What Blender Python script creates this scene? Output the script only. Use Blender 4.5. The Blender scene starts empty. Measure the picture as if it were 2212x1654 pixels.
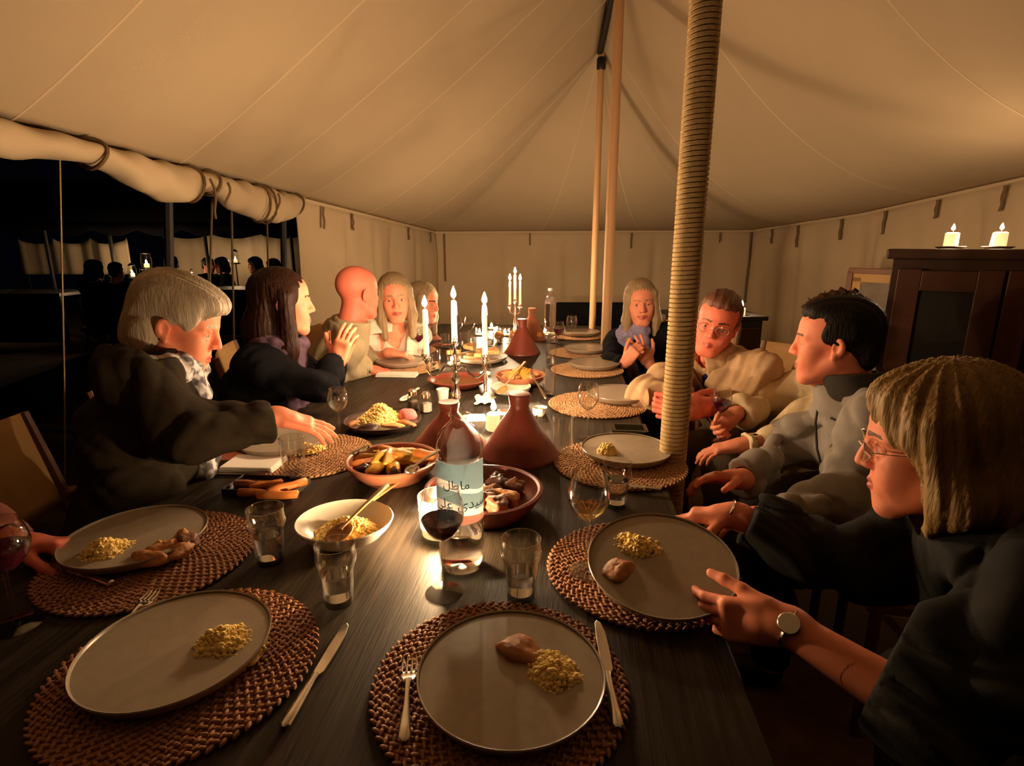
import bpy, math, random
import numpy as np
from mathutils import Vector, Matrix, Euler, Quaternion
random.seed(4); rng = np.random.default_rng(4)
SC = bpy.context.scene
COL = SC.collection
PI = math.pi

# ------------------------------------------------------------ camera, world, exposure
CAM_H, FPX = 1.37, 1200.0
TILT = math.atan(294/FPX)
cd = bpy.data.cameras.new('camera'); cam = bpy.data.objects.new('camera', cd); COL.objects.link(cam)
cd.sensor_width = 36; cd.lens = 36*FPX/2212; cd.clip_start = 0.02
cam.location = (0, 0, CAM_H); cam.rotation_euler = (PI/2-TILT, 0, 0)
SC.camera = cam
w = bpy.data.worlds.new('night'); SC.world = w; w.use_nodes = True
w.node_tree.nodes['Background'].inputs[0].default_value = (0.010, 0.013, 0.022, 1)
w.node_tree.nodes['Background'].inputs[1].default_value = 0.008
SC.view_settings.view_transform = 'Standard'; SC.view_settings.look = 'None'
SC.view_settings.gamma = 1; SC.view_settings.use_curve_mapping = False
SC.view_settings.exposure = 2.40
SC.cycles.transparent_max_bounces = 40; SC.cycles.max_bounces = 10; SC.cycles.diffuse_bounces = 4
SC.cycles.use_denoising = True
SC.cycles.sample_clamp_indirect = 4; SC.cycles.sample_clamp_direct = 0
SC.cycles.caustics_reflective = False; SC.cycles.caustics_refractive = False
FLAME_POWER = 385.0            # radiance of a candle flame

# camera ray helpers: where a line of sight meets a height (W) or a distance (D); used to survey real positions
_F = Vector((0, math.cos(TILT), -math.sin(TILT))); _U = Vector((0, math.sin(TILT), math.cos(TILT)))
def _ray(u, v): return Vector(((u-1106)/FPX, 0, 0)) + _F - _U*((v-827)/FPX)
def W(u, v, z=0.75):
    d = _ray(u, v); return Vector((0, 0, CAM_H)) + d*((z-CAM_H)/d.z)
def D(u, v, Y):
    d = _ray(u, v); return Vector((0, 0, CAM_H)) + d*(Y/d.y)

# ------------------------------------------------------------ materials
def mat(name, col, rough=.6, metal=0, var=None, bump=None, stretch=(1,1,1), spec=.5, emit=None, trans=0, ior=1.45, sss=0, coat=0, sheen=0):
    m = bpy.data.materials.new(name); m.use_nodes = True; nt = m.node_tree; N = nt.nodes; L = nt.links
    b = N['Principled BSDF']; b.inputs['Base Color'].default_value = (*col, 1); b.inputs['Roughness'].default_value = rough
    b.inputs['Metallic'].default_value = metal; b.inputs['Specular IOR Level'].default_value = spec; b.inputs['IOR'].default_value = ior
    b.inputs['Transmission Weight'].default_value = trans; b.inputs['Subsurface Weight'].default_value = sss
    b.inputs['Coat Weight'].default_value = coat; b.inputs['Sheen Weight'].default_value = sheen
    if sss: b.inputs['Subsurface Radius'].default_value = (.012, .004, .002)
    if emit:
        b.inputs['Emission Color'].default_value = (*emit[0], 1); b.inputs['Emission Strength'].default_value = emit[1]
    if var or bump:
        tc = N.new('ShaderNodeTexCoord'); mp = N.new('ShaderNodeMapping'); mp.inputs['Scale'].default_value = stretch
        L.new(tc.outputs['Object'], mp.inputs['Vector'])
    if var:      # (scale, second colour, contrast)
        n = N.new('ShaderNodeTexNoise'); n.inputs['Scale'].default_value = var[0]; n.inputs['Detail'].default_value = 6
        L.new(mp.outputs[0], n.inputs['Vector'])
        r = N.new('ShaderNodeValToRGB'); c = var[2] if len(var) > 2 else .25
        r.color_ramp.elements[0].position = .5-c; r.color_ramp.elements[1].position = .5+c
        r.color_ramp.elements[0].color = (*col, 1); r.color_ramp.elements[1].color = (*var[1], 1)
        L.new(n.outputs[0], r.inputs[0]); L.new(r.outputs[0], b.inputs['Base Color'])
    if bump:     # (scale, strength, distance)
        n = N.new('ShaderNodeTexNoise'); n.inputs['Scale'].default_value = bump[0]; n.inputs['Detail'].default_value = 4
        L.new(mp.outputs[0], n.inputs['Vector'])
        bp = N.new('ShaderNodeBump'); bp.inputs['Strength'].default_value = bump[1]; bp.inputs['Distance'].default_value = bump[2] if len(bump) > 2 else .002
        L.new(n.outputs[0], bp.inputs['Height']); L.new(bp.outputs[0], b.inputs['Normal'])
    return m
def thin_glass(name, tint=(.97,.97,.96), ior=1.5, rough=.015, edge=.0, dark=None):
    m = bpy.data.materials.new(name); m.use_nodes = True; nt = m.node_tree; N = nt.nodes; L = nt.links
    N.remove(N['Principled BSDF'])
    t = N.new('ShaderNodeBsdfTransparent'); t.inputs[0].default_value = (*tint, 1)
    g = N.new('ShaderNodeBsdfGlossy'); g.inputs['Roughness'].default_value = rough
    lw = N.new('ShaderNodeLayerWeight'); lw.inputs[0].default_value = .5
    pw = N.new('ShaderNodeMath'); pw.operation = 'POWER'; pw.inputs[1].default_value = 2.8; L.new(lw.outputs['Facing'], pw.inputs[0])
    fr = N.new('ShaderNodeMath'); fr.operation = 'MULTIPLY_ADD'; fr.inputs[1].default_value = .95; fr.inputs[2].default_value = .07
    L.new(pw.outputs[0], fr.inputs[0]); fr.use_clamp = True
    mx = N.new('ShaderNodeMixShader')
    L.new(fr.outputs[0], mx.inputs[0]); L.new(t.outputs[0], mx.inputs[1]); L.new(g.outputs[0], mx.inputs[2])
    out = N['Material Output']; L.new(mx.outputs[0], out.inputs[0])
    if edge:    # wax-like glow of frosted glass: a little translucency
        tr = N.new('ShaderNodeBsdfTranslucent'); tr.inputs[0].default_value = (.9,.85,.7,1)
        m2 = N.new('ShaderNodeMixShader'); m2.inputs[0].default_value = edge
        L.new(mx.outputs[0], m2.inputs[1]); L.new(tr.outputs[0], m2.inputs[2]); L.new(m2.outputs[0], out.inputs[0])
    return m
M = {}
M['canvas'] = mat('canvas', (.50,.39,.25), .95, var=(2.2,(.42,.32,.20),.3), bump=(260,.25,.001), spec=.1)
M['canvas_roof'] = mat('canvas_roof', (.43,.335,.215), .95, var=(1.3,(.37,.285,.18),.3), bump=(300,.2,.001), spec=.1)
M['canvas_seam'] = mat('canvas_seam', (.52,.405,.26), .95, spec=.1)
M['strap'] = mat('strap', (.16,.105,.055), .9, spec=.1)
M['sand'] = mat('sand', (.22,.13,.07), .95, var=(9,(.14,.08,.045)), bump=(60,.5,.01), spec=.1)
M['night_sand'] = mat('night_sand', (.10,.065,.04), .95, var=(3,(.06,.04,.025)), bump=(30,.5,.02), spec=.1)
M['table_wood'] = mat('table_wood', (.014,.010,.007), .46, var=(14,(.048,.036,.024),.20), bump=(40,.5,.0014), stretch=(6,.35,6), spec=.13)
M['dark_wood'] = mat('dark_wood', (.035,.016,.008), .5, var=(10,(.075,.032,.014)), bump=(30,.2), stretch=(1,1,.12))
M['brown_wood'] = mat('brown_wood', (.085,.029,.012), .5, var=(10,(.05,.018,.008)), bump=(30,.2), stretch=(1,1,.12))
M['black_wood'] = mat('black_wood', (.012,.009,.007), .55, bump=(30,.2))
M['pole_wood'] = mat('pole_wood', (.52,.31,.15), .6, var=(8,(.43,.25,.115)), bump=(30,.15), stretch=(1,1,.08))
M['chair_wood'] = mat('chair_wood', (.20,.085,.035), .5, var=(12,(.13,.05,.02)), bump=(30,.15), stretch=(1,1,.15))
M['rope'] = mat('rope', (.56,.40,.20), .95, var=(120,(.42,.29,.13)), bump=(300,.6,.002), spec=.1)
M['chair_canvas'] = mat('chair_canvas', (.52,.32,.14), .95, var=(6,(.44,.26,.11)), bump=(250,.3,.001), spec=.1)
M['chair_canvas_pale'] = mat('chair_canvas_pale', (.62,.50,.30), .95, var=(6,(.52,.42,.25)), bump=(250,.3,.001), spec=.1)
M['wax'] = mat('wax', (.86,.78,.60), .45, sss=.0, emit=((1,.62,.25), .22))  # faint emission puts the candle's glow into the wax colour
M['wick'] = mat('wick', (.02,.015,.01), .9)
M['flame'] = mat('flame', (0,0,0), 1, spec=0, emit=((1.0,.665,.38), FLAME_POWER))
M['silver'] = mat('silver', (.86,.82,.76), .14, 1)
M['steel'] = mat('steel', (.78,.74,.68), .2, 1, bump=(40,.05))
M['brass'] = mat('brass', (.75,.50,.18), .25, 1)
M['black_metal'] = mat('black_metal', (.02,.02,.02), .4, .6)
M['plate_glaze'] = mat('plate_glaze', (.175,.143,.112), .34, var=(60,(.150,.122,.095)), spec=.5)
M['plate_rim'] = mat('plate_rim', (.36,.295,.22), .25, var=(60,(.31,.25,.185)), spec=.6)
M['plate_white'] = mat('plate_white', (.70,.66,.58), .3, spec=.5)
M['dark_glaze'] = mat('dark_glaze', (.05,.035,.028), .25, spec=.6)
M['clay'] = mat('clay', (.215,.045,.028), .42, var=(18,(.165,.034,.021)), bump=(90,.15,.001), spec=.45)
M['clay_light'] = mat('clay_light', (.42,.16,.085), .4, var=(18,(.34,.12,.06)), bump=(90,.15,.001), spec=.45)
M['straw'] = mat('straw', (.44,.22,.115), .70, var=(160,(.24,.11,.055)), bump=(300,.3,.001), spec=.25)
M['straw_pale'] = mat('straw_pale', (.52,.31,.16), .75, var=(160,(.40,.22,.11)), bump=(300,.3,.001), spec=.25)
M['couscous'] = mat('couscous', (.95,.76,.32), .7, var=(260,(.86,.60,.18)), spec=.3)
M['chicken'] = mat('chicken', (.36,.125,.045), .5, var=(50,(.56,.27,.10)), bump=(110,.9,.003), spec=.35)
M['meat'] = mat('meat', (.15,.06,.035), .5, var=(60,(.26,.12,.065)), bump=(110,.9,.003), spec=.3)
M['prune'] = mat('prune', (.05,.02,.015), .3, bump=(90,.5,.002))
M['veg_yellow'] = mat('veg_yellow', (.62,.36,.06), .4, var=(50,(.48,.25,.04)), bump=(140,.4,.002))
M['carrot'] = mat('carrot', (.70,.25,.06), .45, var=(60,(.60,.19,.04)), bump=(120,.3))
M['bread'] = mat('bread', (.72,.42,.17), .8, var=(30,(.55,.27,.09)), bump=(120,.5,.002))
M['sauce'] = mat('sauce', (.15,.05,.02), .2, var=(30,(.22,.08,.03)))
M['orange_fruit'] = mat('orange_fruit', (.80,.30,.05), .45, bump=(200,.3))
M['glass'] = thin_glass('glass')
M['plastic'] = thin_glass('plastic', (.985,.985,.985), 1.5, .05)
M['frosted'] = thin_glass('frosted', (.98,.96,.90), 1.5, .1, edge=.12)
M['smoky_glass'] = thin_glass('smoky_glass', (.45,.48,.42), 1.6, .05)
M['water'] = mat('water', (1,1,1), 0.0, trans=1, ior=1.33)
M['white_wine'] = mat('white_wine', (.95,.80,.42), 0.0, trans=1, ior=1.34)
M['red_wine'] = mat('red_wine', (.10,.006,.030), .03, trans=.35, ior=1.35, spec=.6)
def film(name, c):
    m = mat(name, c, .5); nt = m.node_tree; b = nt.nodes['Principled BSDF']; t = nt.nodes.new('ShaderNodeBsdfTranslucent'); t.inputs[0].default_value = (*c,1)
    x = nt.nodes.new('ShaderNodeMixShader'); x.inputs[0].default_value = .28; nt.links.new(b.outputs[0], x.inputs[1]); nt.links.new(t.outputs[0], x.inputs[2]); nt.links.new(x.outputs[0], nt.nodes['Material Output'].inputs[0]); return m
M['label_blue'] = film('label_blue', (.60,.86,.98))
M['label_white'] = film('label_white', (.92,.92,.92))
M['label_pink'] = film('label_pink', (.90,.52,.44))
M['ink'] = mat('ink', (.02,.03,.16), .6)
M['cloth_white'] = mat('cloth_white', (.80,.76,.68), .9, bump=(200,.2), spec=.1)
M['cloth_pink'] = mat('cloth_pink', (.55,.20,.19), .95, bump=(200,.3), spec=.1)
M['spoon_wood'] = mat('spoon_wood', (.50,.25,.09), .5, var=(20,(.40,.18,.06)), stretch=(1,.2,1), bump=(60,.15))
M['salt'] = mat('salt', (.82,.78,.68), .9)
M['pepper'] = mat('pepper', (.30,.23,.16), .9)
M['ceramic_white'] = mat('ceramic_white', (.80,.76,.66), .25)
M['picture'] = mat('picture', (.10,.07,.05), .6, var=(6,(.22,.17,.12)))

# ------------------------------------------------------------ mesh builder
class MB:
    def __init__(s): s.v = []; s.f = []; s.m = []
    def add(s, vs, fs, mi=0):
        o = len(s.v); s.v += [tuple(p) for p in vs]; s.f += [tuple(i+o for i in f) for f in fs]; s.m += [mi]*len(fs); return s
    def box(s, c, d, mi=0, R=None):
        x, y, z = [q/2 for q in d]; c = Vector(c)
        vs = [Vector((a*x, b*y, e*z)) for e in (-1,1) for b in (-1,1) for a in (-1,1)]
        vs = [(R @ q if R else q)+c for q in vs]
        return s.add(vs, [(0,2,3,1),(4,5,7,6),(0,1,5,4),(1,3,7,5),(3,2,6,7),(2,0,4,6)], mi)
    def tube(s, pts, r, n=8, mi=0, cap=True, flat=1.0, up=None):
        pts = [Vector(p) for p in pts]; k = len(pts)
        rs = r if hasattr(r, '__len__') else [r]*k
        vs = []; ref = Vector(up) if up else None
        for i, p in enumerate(pts):
            t = (pts[min(i+1,k-1)]-pts[max(i-1,0)]).normalized()
            if ref is None: ref = Vector((0,0,1)) if abs(t.z) < .9 else Vector((1,0,0))
            a = ref-t*ref.dot(t); a.normalize(); b = t.cross(a); ref = a
            for j in range(n):
                an = 2*PI*j/n; vs.append(p+(a*math.cos(an)*flat+b*math.sin(an))*rs[i])
        fs = [(i*n+j, i*n+(j+1)%n, (i+1)*n+(j+1)%n, (i+1)*n+j) for i in range(k-1) for j in range(n)]
        if cap: fs += [tuple(range(n-1,-1,-1)), tuple((k-1)*n+j for j in range(n))]
        return s.add(vs, fs, mi)
    def lathe(s, prof, n=24, c=(0,0,0), mi=0, sx=1, sy=1, wob=0, cap=True):
        vs = []; k = len(prof)
        for (r, z) in prof:
            for j in range(n):
                a = 2*PI*j/n; q = 1+wob*math.sin(3*a+1)
                vs.append((c[0]+r*q*sx*math.cos(a), c[1]+r*q*sy*math.sin(a), c[2]+z))
        fs = [(i*n+j, i*n+(j+1)%n, (i+1)*n+(j+1)%n, (i+1)*n+j) for i in range(k-1) for j in range(n)]
        if cap:
            if prof[0][0] > 1e-5: fs.append(tuple(range(n-1,-1,-1)))
            if prof[-1][0] > 1e-5: fs.append(tuple((k-1)*n+j for j in range(n)))
        return s.add(vs, fs, mi)
    def ell(s, c, r, n=10, mi=0, R=None, lump=0, seed=0):
        c = Vector(c); k = max(4, n*2//3); vs = []
        for i in range(k+1):
            th = PI*i/k
            for j in range(n):
                ph = 2*PI*j/n; d = Vector((math.sin(th)*math.cos(ph), math.sin(th)*math.sin(ph), math.cos(th)))
                q = 1+lump*(math.sin(d.x*4.1+seed)+math.sin(d.y*4.7+seed*1.7)+math.sin(d.z*5.3+seed*2.3)+.55*math.sin(d.x*11+d.y*7+seed*3)*math.sin(d.z*9-d.y*8+seed)+.35*math.sin(d.x*19-d.z*15+seed*5))/3 if lump else 1
                p = Vector((d.x*r[0]*q, d.y*r[1]*q, d.z*r[2]*q)); vs.append((R @ p if R else p)+c)
        return s.add(vs, [(i*n+j, (i+1)*n+j, (i+1)*n+(j+1)%n, i*n+(j+1)%n) for i in range(k) for j in range(n)], mi)
    def grid(s, fn, nu, nv, mi=0):
        vs = [fn(i/nu, j/nv) for j in range(nv+1) for i in range(nu+1)]; q = nu+1
        return s.add(vs, [(j*q+i, j*q+i+1, (j+1)*q+i+1, (j+1)*q+i) for j in range(nv) for i in range(nu)], mi)
    def poly(s, pts, z0, z1, mi=0):
        n = len(pts); vs = [(p[0],p[1],z0) for p in pts]+[(p[0],p[1],z1) for p in pts]
        return s.add(vs, [tuple(range(n-1,-1,-1)), tuple(range(n,2*n))]+[(i,(i+1)%n,n+(i+1)%n,n+i) for i in range(n)], mi)
    def mesh(s, name, mats, smooth=True):
        me = bpy.data.meshes.new(name); me.from_pydata(s.v, [], s.f)
        for m in (mats if isinstance(mats,(list,tuple)) else [mats]): me.materials.append(M[m] if isinstance(m,str) else m)
        me.polygons.foreach_set('material_index', s.m); me.polygons.foreach_set('use_smooth', [bool(smooth)]*len(s.f)); me.update(); me.validate()
        if smooth is True: me.set_sharp_from_angle(angle=math.radians(38))
        return me
    def obj(s, name, mats, parent=None, smooth=True, loc=(0,0,0), rot=(0,0,0), bevel=0):
        o = link(name, s.mesh(name, mats, smooth), parent); o.location = loc; o.rotation_euler = rot
        if bevel:
            b = o.modifiers.new('edge', 'BEVEL'); b.width = bevel; b.segments = 2; b.limit_method = 'ANGLE'
        return o
def link(name, data, parent=None):
    o = bpy.data.objects.new(name, data); COL.objects.link(o)
    if parent: o.parent = parent
    return o
def tag(o, label=None, cat=None, group=None, kind=None):
    if label: o['label'] = label
    if cat: o['category'] = cat
    if group: o['group'] = group
    if kind: o['kind'] = kind
    return o
def thing(name, label, cat, loc=(0,0,0), rz=0, group=None):
    o = link(name, None); o.empty_display_size = .05; o.location = loc; o.rotation_euler = (0,0,rz)
    return tag(o, label, cat, group)
def dup(o, loc, rz=0, label=None, rot=None, scale=None):
    def cp(a, par):
        c = a.copy(); COL.objects.link(c)
        if par: c.parent = par
        for ch in a.children: cp(ch, c)
        return c
    c = cp(o, None); c.location = loc; c.rotation_euler = rot if rot else (0,0,rz)
    if label: c['label'] = label
    if scale: c.scale = (scale,)*3 if not hasattr(scale,'__len__') else scale
    return c
def spline(pts, n):
    """Catmull-Rom through pts (any dimension)."""
    P = np.array([list(p) for p in pts], float); P = np.vstack([2*P[0]-P[1], P, 2*P[-1]-P[-2]]); out = []
    k = len(P)-3
    for i in range(n+1):
        t = i/n*k; j = min(int(t), k-1); t -= j; a, b, c, d = P[j:j+4]
        out.append(.5*((2*b)+(c-a)*t+(2*a-5*b+4*c-d)*t*t+(3*b-a-3*c+d)*t**3))
    return [Vector(q) if len(q) == 3 else q for q in out]
# ------------------------------------------------------------ the tent
EL = [(-1.62,-1.6,1.80),(-1.50,-.2,1.74),(-1.45,1.57,1.715),(-1.49,2.65,1.715),(-1.53,4.1,1.72),(-.83,6.2,1.535)]   # eave, left side
ER = [(2.58,6.2,1.55),(2.84,4.7,1.64),(2.86,3.6,1.73),(2.78,2.9,1.765),(2.80,1.5,1.80),(2.85,-1.6,1.85)]            # eave, right side
RIDGE = [(.44,-1.6,2.95),(.47,1.54,2.97),(.56,3.45,2.95),(.62,4.35,2.72)]
def chain(pts, t):
    P = [Vector(p) for p in pts]; ls = [(P[i+1]-P[i]).length for i in range(len(P)-1)]; s = t*sum(ls)
    for i, l in enumerate(ls):
        if s <= l or i == len(ls)-1: return P[i].lerp(P[i+1], min(1,s/l))
        s -= l
def ridge_at(y):
    P = RIDGE
    if y >= P[-1][1]: return Vector(P[-1])
    for a, b in zip(P, P[1:]):
        if y <= b[1]: return Vector(a).lerp(Vector(b), max(0,(y-a[1])/(b[1]-a[1])))
def roof_side(e, s, sag):
    """e: point on the eave, s 0 at the eave to 1 at the ridge"""
    yr = min(e.y*.78 if e.y > 0 else e.y, 4.35)
    r = ridge_at(yr); p = e.lerp(r, s)
    p.z = e.z+(r.z-e.z)*(s**sag)
    return p
def sm01(t): t = max(0,min(1,t)); return t*t*(3-2*t)
LS = lambda a: 1.12+.30*sm01((a-.55)/.45)
BS = lambda a: 1.42+.88*sm01(a)
mb = MB()
ring = [(chain(EL, i/70), LS(i/70)) for i in range(70)]+[(Vector(EL[-1]).lerp(Vector(ER[0]), i/36), BS(i/36)) for i in range(36)]+[(chain(ER, i/70), 2.3) for i in range(71)]
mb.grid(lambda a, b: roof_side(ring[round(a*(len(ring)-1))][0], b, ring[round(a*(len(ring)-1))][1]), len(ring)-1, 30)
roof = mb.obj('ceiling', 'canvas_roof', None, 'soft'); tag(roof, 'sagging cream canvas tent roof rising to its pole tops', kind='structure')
sm = roof.modifiers.new('cloth', 'SOLIDIFY'); sm.thickness = .006; sm.offset = 1
def seam(fn, r=.0065):
    pts = [fn(i/40)-Vector((0,0,.005)) for i in range(41)]
    MB().tube(pts, r, 5, flat=.5).obj('seam', 'canvas_seam', roof)
for a in (.17,.30,.42,.53,.63,.73,.83,.92): seam(lambda s, a=a: roof_side(chain(EL, a), s, LS(a)))
for a in (.12,.3,.47,.62,.77,.9): seam(lambda s, a=a: roof_side(chain(ER, a), s, 2.3))
seam(lambda s: roof_side(Vector(EL[-1]), s, 1.42), .005); seam(lambda s: roof_side(Vector(ER[0]), s, 2.3), .005)
for a in (.33,.66): seam(lambda s, a=a: roof_side(Vector(EL[-1]).lerp(Vector(ER[0]), a), s, BS(a)))

def wall(name, label, path, nseg, pleats, hemlen, seed):
    """a hanging canvas wall along an eave path with soft vertical folds"""
    r = random.Random(seed); ph = [r.uniform(0,6) for _ in range(4)]
    L = sum((Vector(path[i+1])-Vector(path[i])).length for i in range(len(path)-1))
    def P(a, b):
        e = chain(path, a); e2 = chain(path, min(1,a+.002)); e1 = chain(path, max(0,a-.002)); t = (e2-e1); t.z = 0; t.normalize()
        n = Vector((-t.y, t.x, 0)); s = a*L
        off = .016*math.sin(s*5+ph[0])+.012*math.sin(s*15+ph[2]+b*6)*b+.014*math.sin(s*11+ph[1]+b*1.5)+.008*math.sin(s*3.1+b*4+ph[2])+.004*math.sin(s*23+ph[3]-b*3)
        for q in pleats:
            d = abs(a-q)*L; off += .030*math.exp(-(d/.05)**2)
        p = e+n*off*min(1,b*6); p.z = e.z*(1-b)
        return p
    o = MB().grid(P, nseg, 26).obj(name, 'canvas'); tag(o, label, kind='structure')
    sl = o.modifiers.new('cloth', 'SOLIDIFY'); sl.thickness = .006; sl.offset = 0
    MB().tube([chain(path, i/60)-Vector((0,0,.012)) for i in range(61)], .011, 6, flat=1.4).obj('hem', 'canvas_seam', o)
    return o, P
wl, PL = wall('wall_left', 'cream canvas tent wall hanging behind the diners on the left', EL[4:6], 90, (.28,.46,.6,.8), 0, 1)
wb, PB = wall('wall_back', 'cream canvas tent wall across the far end', [EL[5], ER[0]], 120, (.2,.42,.7), 0, 2)
wr, PR = wall('wall_right', 'cream canvas tent wall behind the cabinet', ER, 260, (.1,.22,.34,.45), 0, 3)
def strap(wo, fn, a, ln, wd=.022, inw=-1):
    p0 = fn(a, .02); q = fn(min(1,a+.004), .02); t = (q-p0); t.z = 0; t.normalize(); n = Vector((-t.y,t.x,0))
    c = Vector((1.0,2.6,0)); n = n if (c-p0).dot(n) > 0 else -n
    mb = MB(); k = 8
    pts = [p0+n*(.022+.004*math.sin(i*1.3+a*9))-Vector((0,0,i/k*ln)) for i in range(k+1)]
    vs = [p+s*t*wd/2+e*n*.003 for p in pts for s in (-1,1) for e in (0,1)]
    fs = []
    for i in range(k):
        o = i*4; fs += [(o,o+2,o+6,o+4),(o+3,o+1,o+5,o+7),(o+1,o,o+4,o+5),(o+2,o+3,o+7,o+6)]
    mb.add(vs, fs).obj('tie_strap', 'strap', wo)
for a, l in ((.13,.16),(.3,.13),(.72,.12),(.93,.1)): strap(wl, PL, a, l)
for a, l in ((.03,.5),(.30,.17),(.62,.16),(.9,.1)): strap(wb, PB, a, l, .018)
for a, l in ((.005,.75),(.05,.14),(.10,.2),(.17,.17),(.235,.17),(.30,.12),(.37,.14),(.42,.1)): strap(wr, PR, a, l, .028)

floor = MB().poly([(-1.75,-2),(-1.68,4.2),(-.9,6.4),(2.7,6.4),(3.1,4),(3.1,-2)], -.05, 0).obj('floor', 'sand', smooth=False); tag(floor, 'sandy brown tent floor', kind='structure')
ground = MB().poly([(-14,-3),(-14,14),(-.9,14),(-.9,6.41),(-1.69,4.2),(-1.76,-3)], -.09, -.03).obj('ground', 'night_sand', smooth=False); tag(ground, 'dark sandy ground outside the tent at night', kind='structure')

# rolled-up side of the tent on the left, tied under the eave
roll_path = [(-1.46,-.1),(-1.41,.6),(-1.40,1.2),(-1.40,1.62),(-1.41,1.98),(-1.425,2.25),(-1.44,2.52),(-1.44,2.75),(-1.455,3.05),(-1.47,3.4),(-1.48,3.7),(-1.49,3.95),(-1.49,4.06)]
hh = [.05,.05,.048,.05,.036,.066,.080,.043,.080,.096,.094,.070,.02]
flap = thing('rolled_tent_side', 'rolled up canvas tent side sagging under the eave of the open left side', 'canvas', (-1.45,2.2,1.70))
def eave_z(y):
    for a, b in zip(EL, EL[1:]):
        if y <= b[1]: return a[2]+(b[2]-a[2])*(y-a[1])/(b[1]-a[1])
S = spline([(p[0],p[1],h) for p, h in zip(roll_path, hh)], 150); mb = MB(); n = 20; vs = []
for i, q in enumerate(S):
    h = max(.012,q.z); wd = .045+.25*h
    for j in range(n):
        a = 2*PI*j/n
        cr = 1+.06*math.sin(q.y*19+3*a)+.05*math.sin(q.y*33-2*a)
        vs.append(Vector((q.x+wd*cr*math.cos(a), q.y, eave_z(q.y)-h-.005+h*cr*math.sin(a)))-flap.location)
mb.add(vs, [(i*n+j,(i+1)*n+j,(i+1)*n+(j+1)%n,i*n+(j+1)%n) for i in range(150) for j in range(n)]+[tuple(range(n)), tuple(150*n+j for j in range(n-1,-1,-1))])
mb.obj('rolled_canvas', 'canvas', flap)
for y in (1.98,2.62,2.78,3.36,3.45,3.99):
    i = min(range(151), key=lambda k: abs(S[k].y-y)); h = max(.02,S[i].z)+.012; wd = .05+.25*h
    pts = [Vector((S[i].x+wd*math.cos(a), y+.012*math.sin(2*a), eave_z(y)-h+.005+h*math.sin(a)))-flap.location for a in [2*PI*k/20 for k in range(21)]]
    MB().tube(pts, .007, 5).obj('tie_cord', 'strap', flap)
for y, l in ((2.62,.17),(2.78,.11),(3.36,.12)):
    p = Vector((-1.345,y,eave_z(y)-.05))-flap.location
    MB().tube([p+Vector((.012*math.sin(k),.006*k*(-1)**int(y*10),-l*k/5)) for k in range(6)], .006, 5).obj('tie_end', 'strap', flap)

# poles
def rope_pole(x, y, r, top):
    t = thing('rope_wrapped_pole', 'thick tent pole wound in pale rope standing at the table edge', 'pole', (x,y,0))
    MB().tube([(0,0,0),(0,0,top)], r*.82, 16).obj('post', 'pole_wood', t)
    pts = []; pitch = .0125; turns = int((top-.05)/pitch); rad = []
    mb = MB(); n = 16
    pts = [(r*.86*math.cos(2*PI*k/n), r*.86*math.sin(2*PI*k/n), .03+pitch*k/n+.0016*math.sin(k*.013)) for k in range(turns*n)]
    mb.tube(pts, .0075, 5, up=(0,0,1)).obj('rope', 'rope', t)
    return t
rope_pole(.478, 1.553, .039, 2.93)
def pole(x, y, r, top, label):
    t = thing('tent_pole', label, 'pole', (x,y,0))
    MB().tube([(0,0,0),(0,0,top*.5),(0,0,top)], [r*1.05,r,r*.9], 14).obj('post', 'pole_wood', t)
    MB().lathe([(r*1.02,0),(r*1.3,.01),(r*1.3,.07),(r*1.02,.08)], 14, (0,0,top-.12)).obj('collar', 'black_metal', t)
    return t
pole(.600, 3.52, .031, 2.93, 'smooth pale wooden tent pole, the thicker of the two plain poles')
pole(.628, 4.33, .025, 2.70, 'thin wooden tent pole just behind the smooth thicker one')
rb = Vector((.60,3.5,2.915)); re_ = Vector((.618,4.33,2.69))
mb = MB(); mb.tube([re_, rb, Vector((.47,1.5,2.93))], .022, 8); tag(mb.obj('ridge_gap_beam', 'black_wood'), 'dark beam added in place of the dark gap along the roof peak', 'beam')  # added dark beam stands in for the dark gap along the ridge
def post(u, v0, Y, x, r, label, z0=0):
    ze = eave_z(Y)
    xb = x*.36/(Y*.971)      # the posts lean out a little at the foot
    t = thing('eave_post', label, 'post', (x+xb,Y,0))
    MB().tube([(0,0,z0),(-xb,0,ze-.02)], r, 8).obj('shaft', 'black_wood', t)
    MB().lathe([(r*1.5,0),(r*1.5,.03),(r*.9,.04)], 8, (0,0,0)).obj('foot', 'black_metal', t)
post(425,0,2.62,-1.53,.020,'dark slim post holding up the rolled tent side behind the grey-haired woman')
post(640,0,4.04,-1.585,.022,'dark slim post at the edge of the left canvas wall')
o = MB().tube([(-1.47,1.93,1.66),(-1.60,1.93,.9),(-1.77,1.93,.0)], .003, 5).obj('guy_rope', 'rope'); tag(o, 'thin cord hanging straight down from the tent eave at far left', 'rope')
for k, (a, b) in enumerate((((-1.56,3.05,1.66),(-1.9,3.2,0)),((-1.56,3.25,1.66),(-1.8,3.4,0)),((-1.6,3.8,1.66),(-1.82,4.0,0)))):
    o = MB().tube([a,b], .006, 5).obj('guy_rope', 'strap'); tag(o, ('slanting dark guy rope outside, first of the pair under the tent flap','slanting dark guy rope outside, second of the pair under the tent flap','slanting dark guy rope outside next to the wall edge post')[k], 'rope')

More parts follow.
